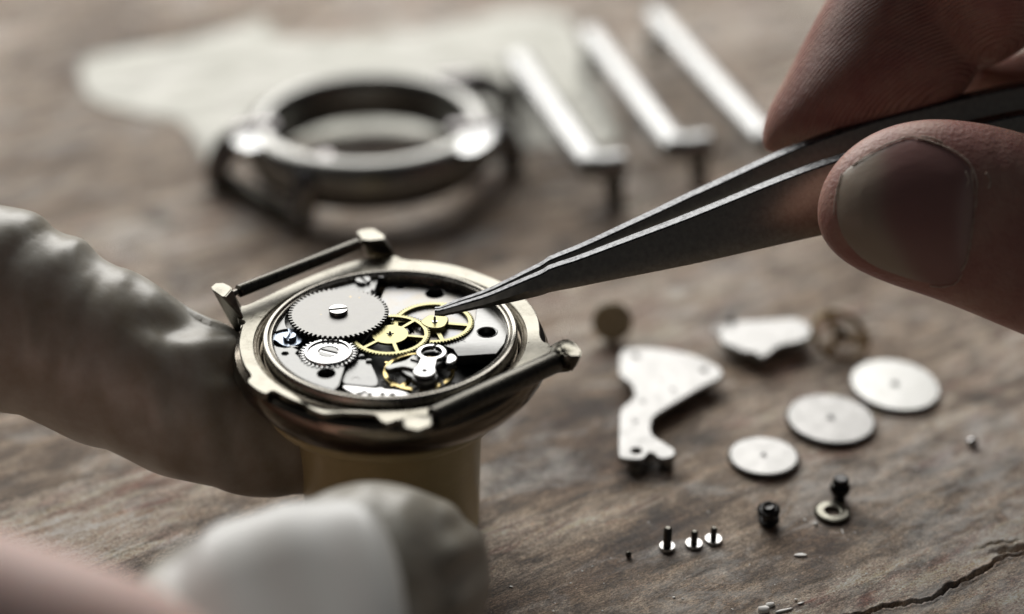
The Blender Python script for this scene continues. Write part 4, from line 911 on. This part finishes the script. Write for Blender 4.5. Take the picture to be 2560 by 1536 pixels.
# ------------------------------------------------------------------ second case, standing on its lugs behind
zc2 = 1.0
cc_ = at(Z0(890, 280), zc2); k2 = (cc_.x, cc_.y)
case2 = thing('watch_case', (cc_.x, cc_.y, 0), 'empty steel watch case standing on its lugs on the white paper, blurred behind', 'watch case')
put('case_ring', lathe([(1.50, .30), (1.49, .86), (1.51, .91), (1.56, .99), (1.62, 1.02), (1.74, 1.0), (1.86, .93), (1.93, .82), (1.94, .60), (1.91, .38), (1.82, .27), (1.6, .24)], k2, 128, closed=True), M['case_steel'], case2, sharp=40)
put('inner_lip', lathe([(1.44, .30), (1.44, .46), (1.50, .48), (1.50, .30)], k2, 96, closed=True), M['black'], case2)
feet = []
for pts, lit_top in ((((660, 330, .78), (600, 330, .84), (548, 362, .62), (527, 405, .34), (524, 436, .08)), ((628, 322), (585, 318), (556, 344), (590, 366), (632, 360))),
                  (((790, 405, .70), (752, 432, .70), (735, 470, .50), (728, 510, .28), (726, 548, .08)), None),
                  (((1095, 335, .78), (1160, 328, .84), (1212, 330, .66), (1234, 360, .36), (1236, 398, .08)), ((1105, 372), (1100, 338), (1165, 296), (1205, 300), (1190, 345), (1150, 372))),
                  (((1060, 215, .78), (1130, 205, .80), (1180, 210, .60), (1210, 228, .30), (1214, 246, .08)), None)):
    path = [at(Z0(x, y), zz_) for x, y, zz_ in pts]; n_ = len(spl(path, 5))
    put('lug', tube(spl(path, 5), [.30 - .12 * k / n_ for k in range(n_)], 16, .9), M['dark_chrome'], case2, sharp=50); feet.append(path[-1])
    if lit_top: put('lug_cap', hull([at(Z0(x, y), zz_) for x, y in lit_top for zz_ in (.80, 1.02)], .05, 3), M['chrome'], case2, sharp=40)  # bright slab added as the highlight on top of the lug
for i, j in ((0, 1), (2, 3)):
    put('strap_bar', tube([feet[i] + Vector((0, 0, .08)), feet[j] + Vector((0, 0, .08))], .15, 16), M['bar'], case2)
# ------------------------------------------------------------------ three bent steel handles
def handle(p0, p1, p2, label):
    zt = .70
    a, b_, c = [at(Z0(*p), zt) for p in (p0, p1, p2)]
    o = thing('steel_lever', (b_.x, b_.y, 0), label, 'lever', 'bright steel levers lying side by side')
    d_ = (b_ - a).normalized(); e = (c - b_).normalized()
    pts = [a - d_ * .06 + Vector((0, 0, -.10)), a, a + d_ * .3] + [b_ - d_ * .35, b_ - d_ * .05 + e * .05, b_ + e * .22, c - e * .05, c]
    put('bar', tube(spl(pts, 6), [.15, .22] + [.245] * 38 + [.20, .16, .08], 16, .8), M['rod'], o, sharp=60)
    put('leg', tube([c + Vector((0, 0, -.06)) - e * .16, Vector((c.x - .08, c.y, .003))], [.17, .13], 12), M['bar'], o)
    put('leg', tube([a + Vector((0, 0, -.06)), Vector((a.x - .05, a.y, .003))], [.17, .13], 12), M['bar'], o)
handle((1255, 155), (1432, 405), (1505, 395), 'short bright steel lever nearest to the empty case')
handle((1432, 95), (1632, 360), (1710, 348), 'middle bright steel lever of the three')
handle((1590, 52), (1850, 340), (1930, 330), 'bright steel lever running behind the forefinger')

# ------------------------------------------------------------------ paper under the case
po = [(185, 190), (200, 140), (330, 122), (480, 98), (590, 62), (640, 42), (662, 85), (700, 98), (830, 92), (980, 88), (1100, 58), (1260, 22), (1370, 35), (1415, 110), (1460, 220), (1500, 330), (1480, 365), (1330, 350), (1210, 380), (1050, 330), (800, 330), (600, 380), (500, 400), (470, 350), (440, 300), (390, 288), (300, 272), (215, 250)]
P_ = smoothloop(flat(Z0, po, 0), 1)
xs_ = np.array([p[0] for p in P_]); ys_ = np.array([p[1] for p in P_])
gx_ = np.linspace(xs_.min(), xs_.max(), 110); gy_ = np.linspace(ys_.min(), ys_.max(), 90)
GA, GB = np.meshgrid(gx_, gy_, indexing='ij'); SD = polysdf(P_, GA, GB)
bm = bmesh.new(); vt, vb = {}, {}
for i in range(110):
    for j in range(90):
        if SD[i, j] > -.02:
            h_ = .02 + .05 * (mnoise.noise(Vector((GA[i, j] * .7, GB[i, j] * .5, 3))) + .5) * min(1, max(SD[i, j], 0) / .5)
            vt[i, j] = bm.verts.new((GA[i, j], GB[i, j], h_ + .012)); vb[i, j] = bm.verts.new((GA[i, j], GB[i, j], h_ - .010))
fs = set()
for i in range(109):
    for j in range(89):
        q = [(i, j), (i + 1, j), (i + 1, j + 1), (i, j + 1)]
        if all(c in vt for c in q): bm.faces.new([vt[c] for c in q]); bm.faces.new([vb[c] for c in q[::-1]]); fs.add((i, j))
bm.edges.ensure_lookup_table()
be = [e for e in bm.edges if len(e.link_faces) == 1]
inv = {v: k for k, v in vt.items()}
for e in be:
    a, b_ = e.verts
    if a in inv and b_ in inv:
        try: bm.faces.new((a, b_, vb[inv[b_]], vb[inv[a]]))
        except ValueError: pass
bmesh.ops.delete(bm, geom=[v for v in bm.verts if not v.link_faces], context='VERTS')
meta(put('paper_sheet', from_bm(bm), M['paper'], base=(P_[0][0], P_[0][1], 0), sharp=60), 'crumpled off-white paper sheet under the empty watch case, out of focus', 'paper')
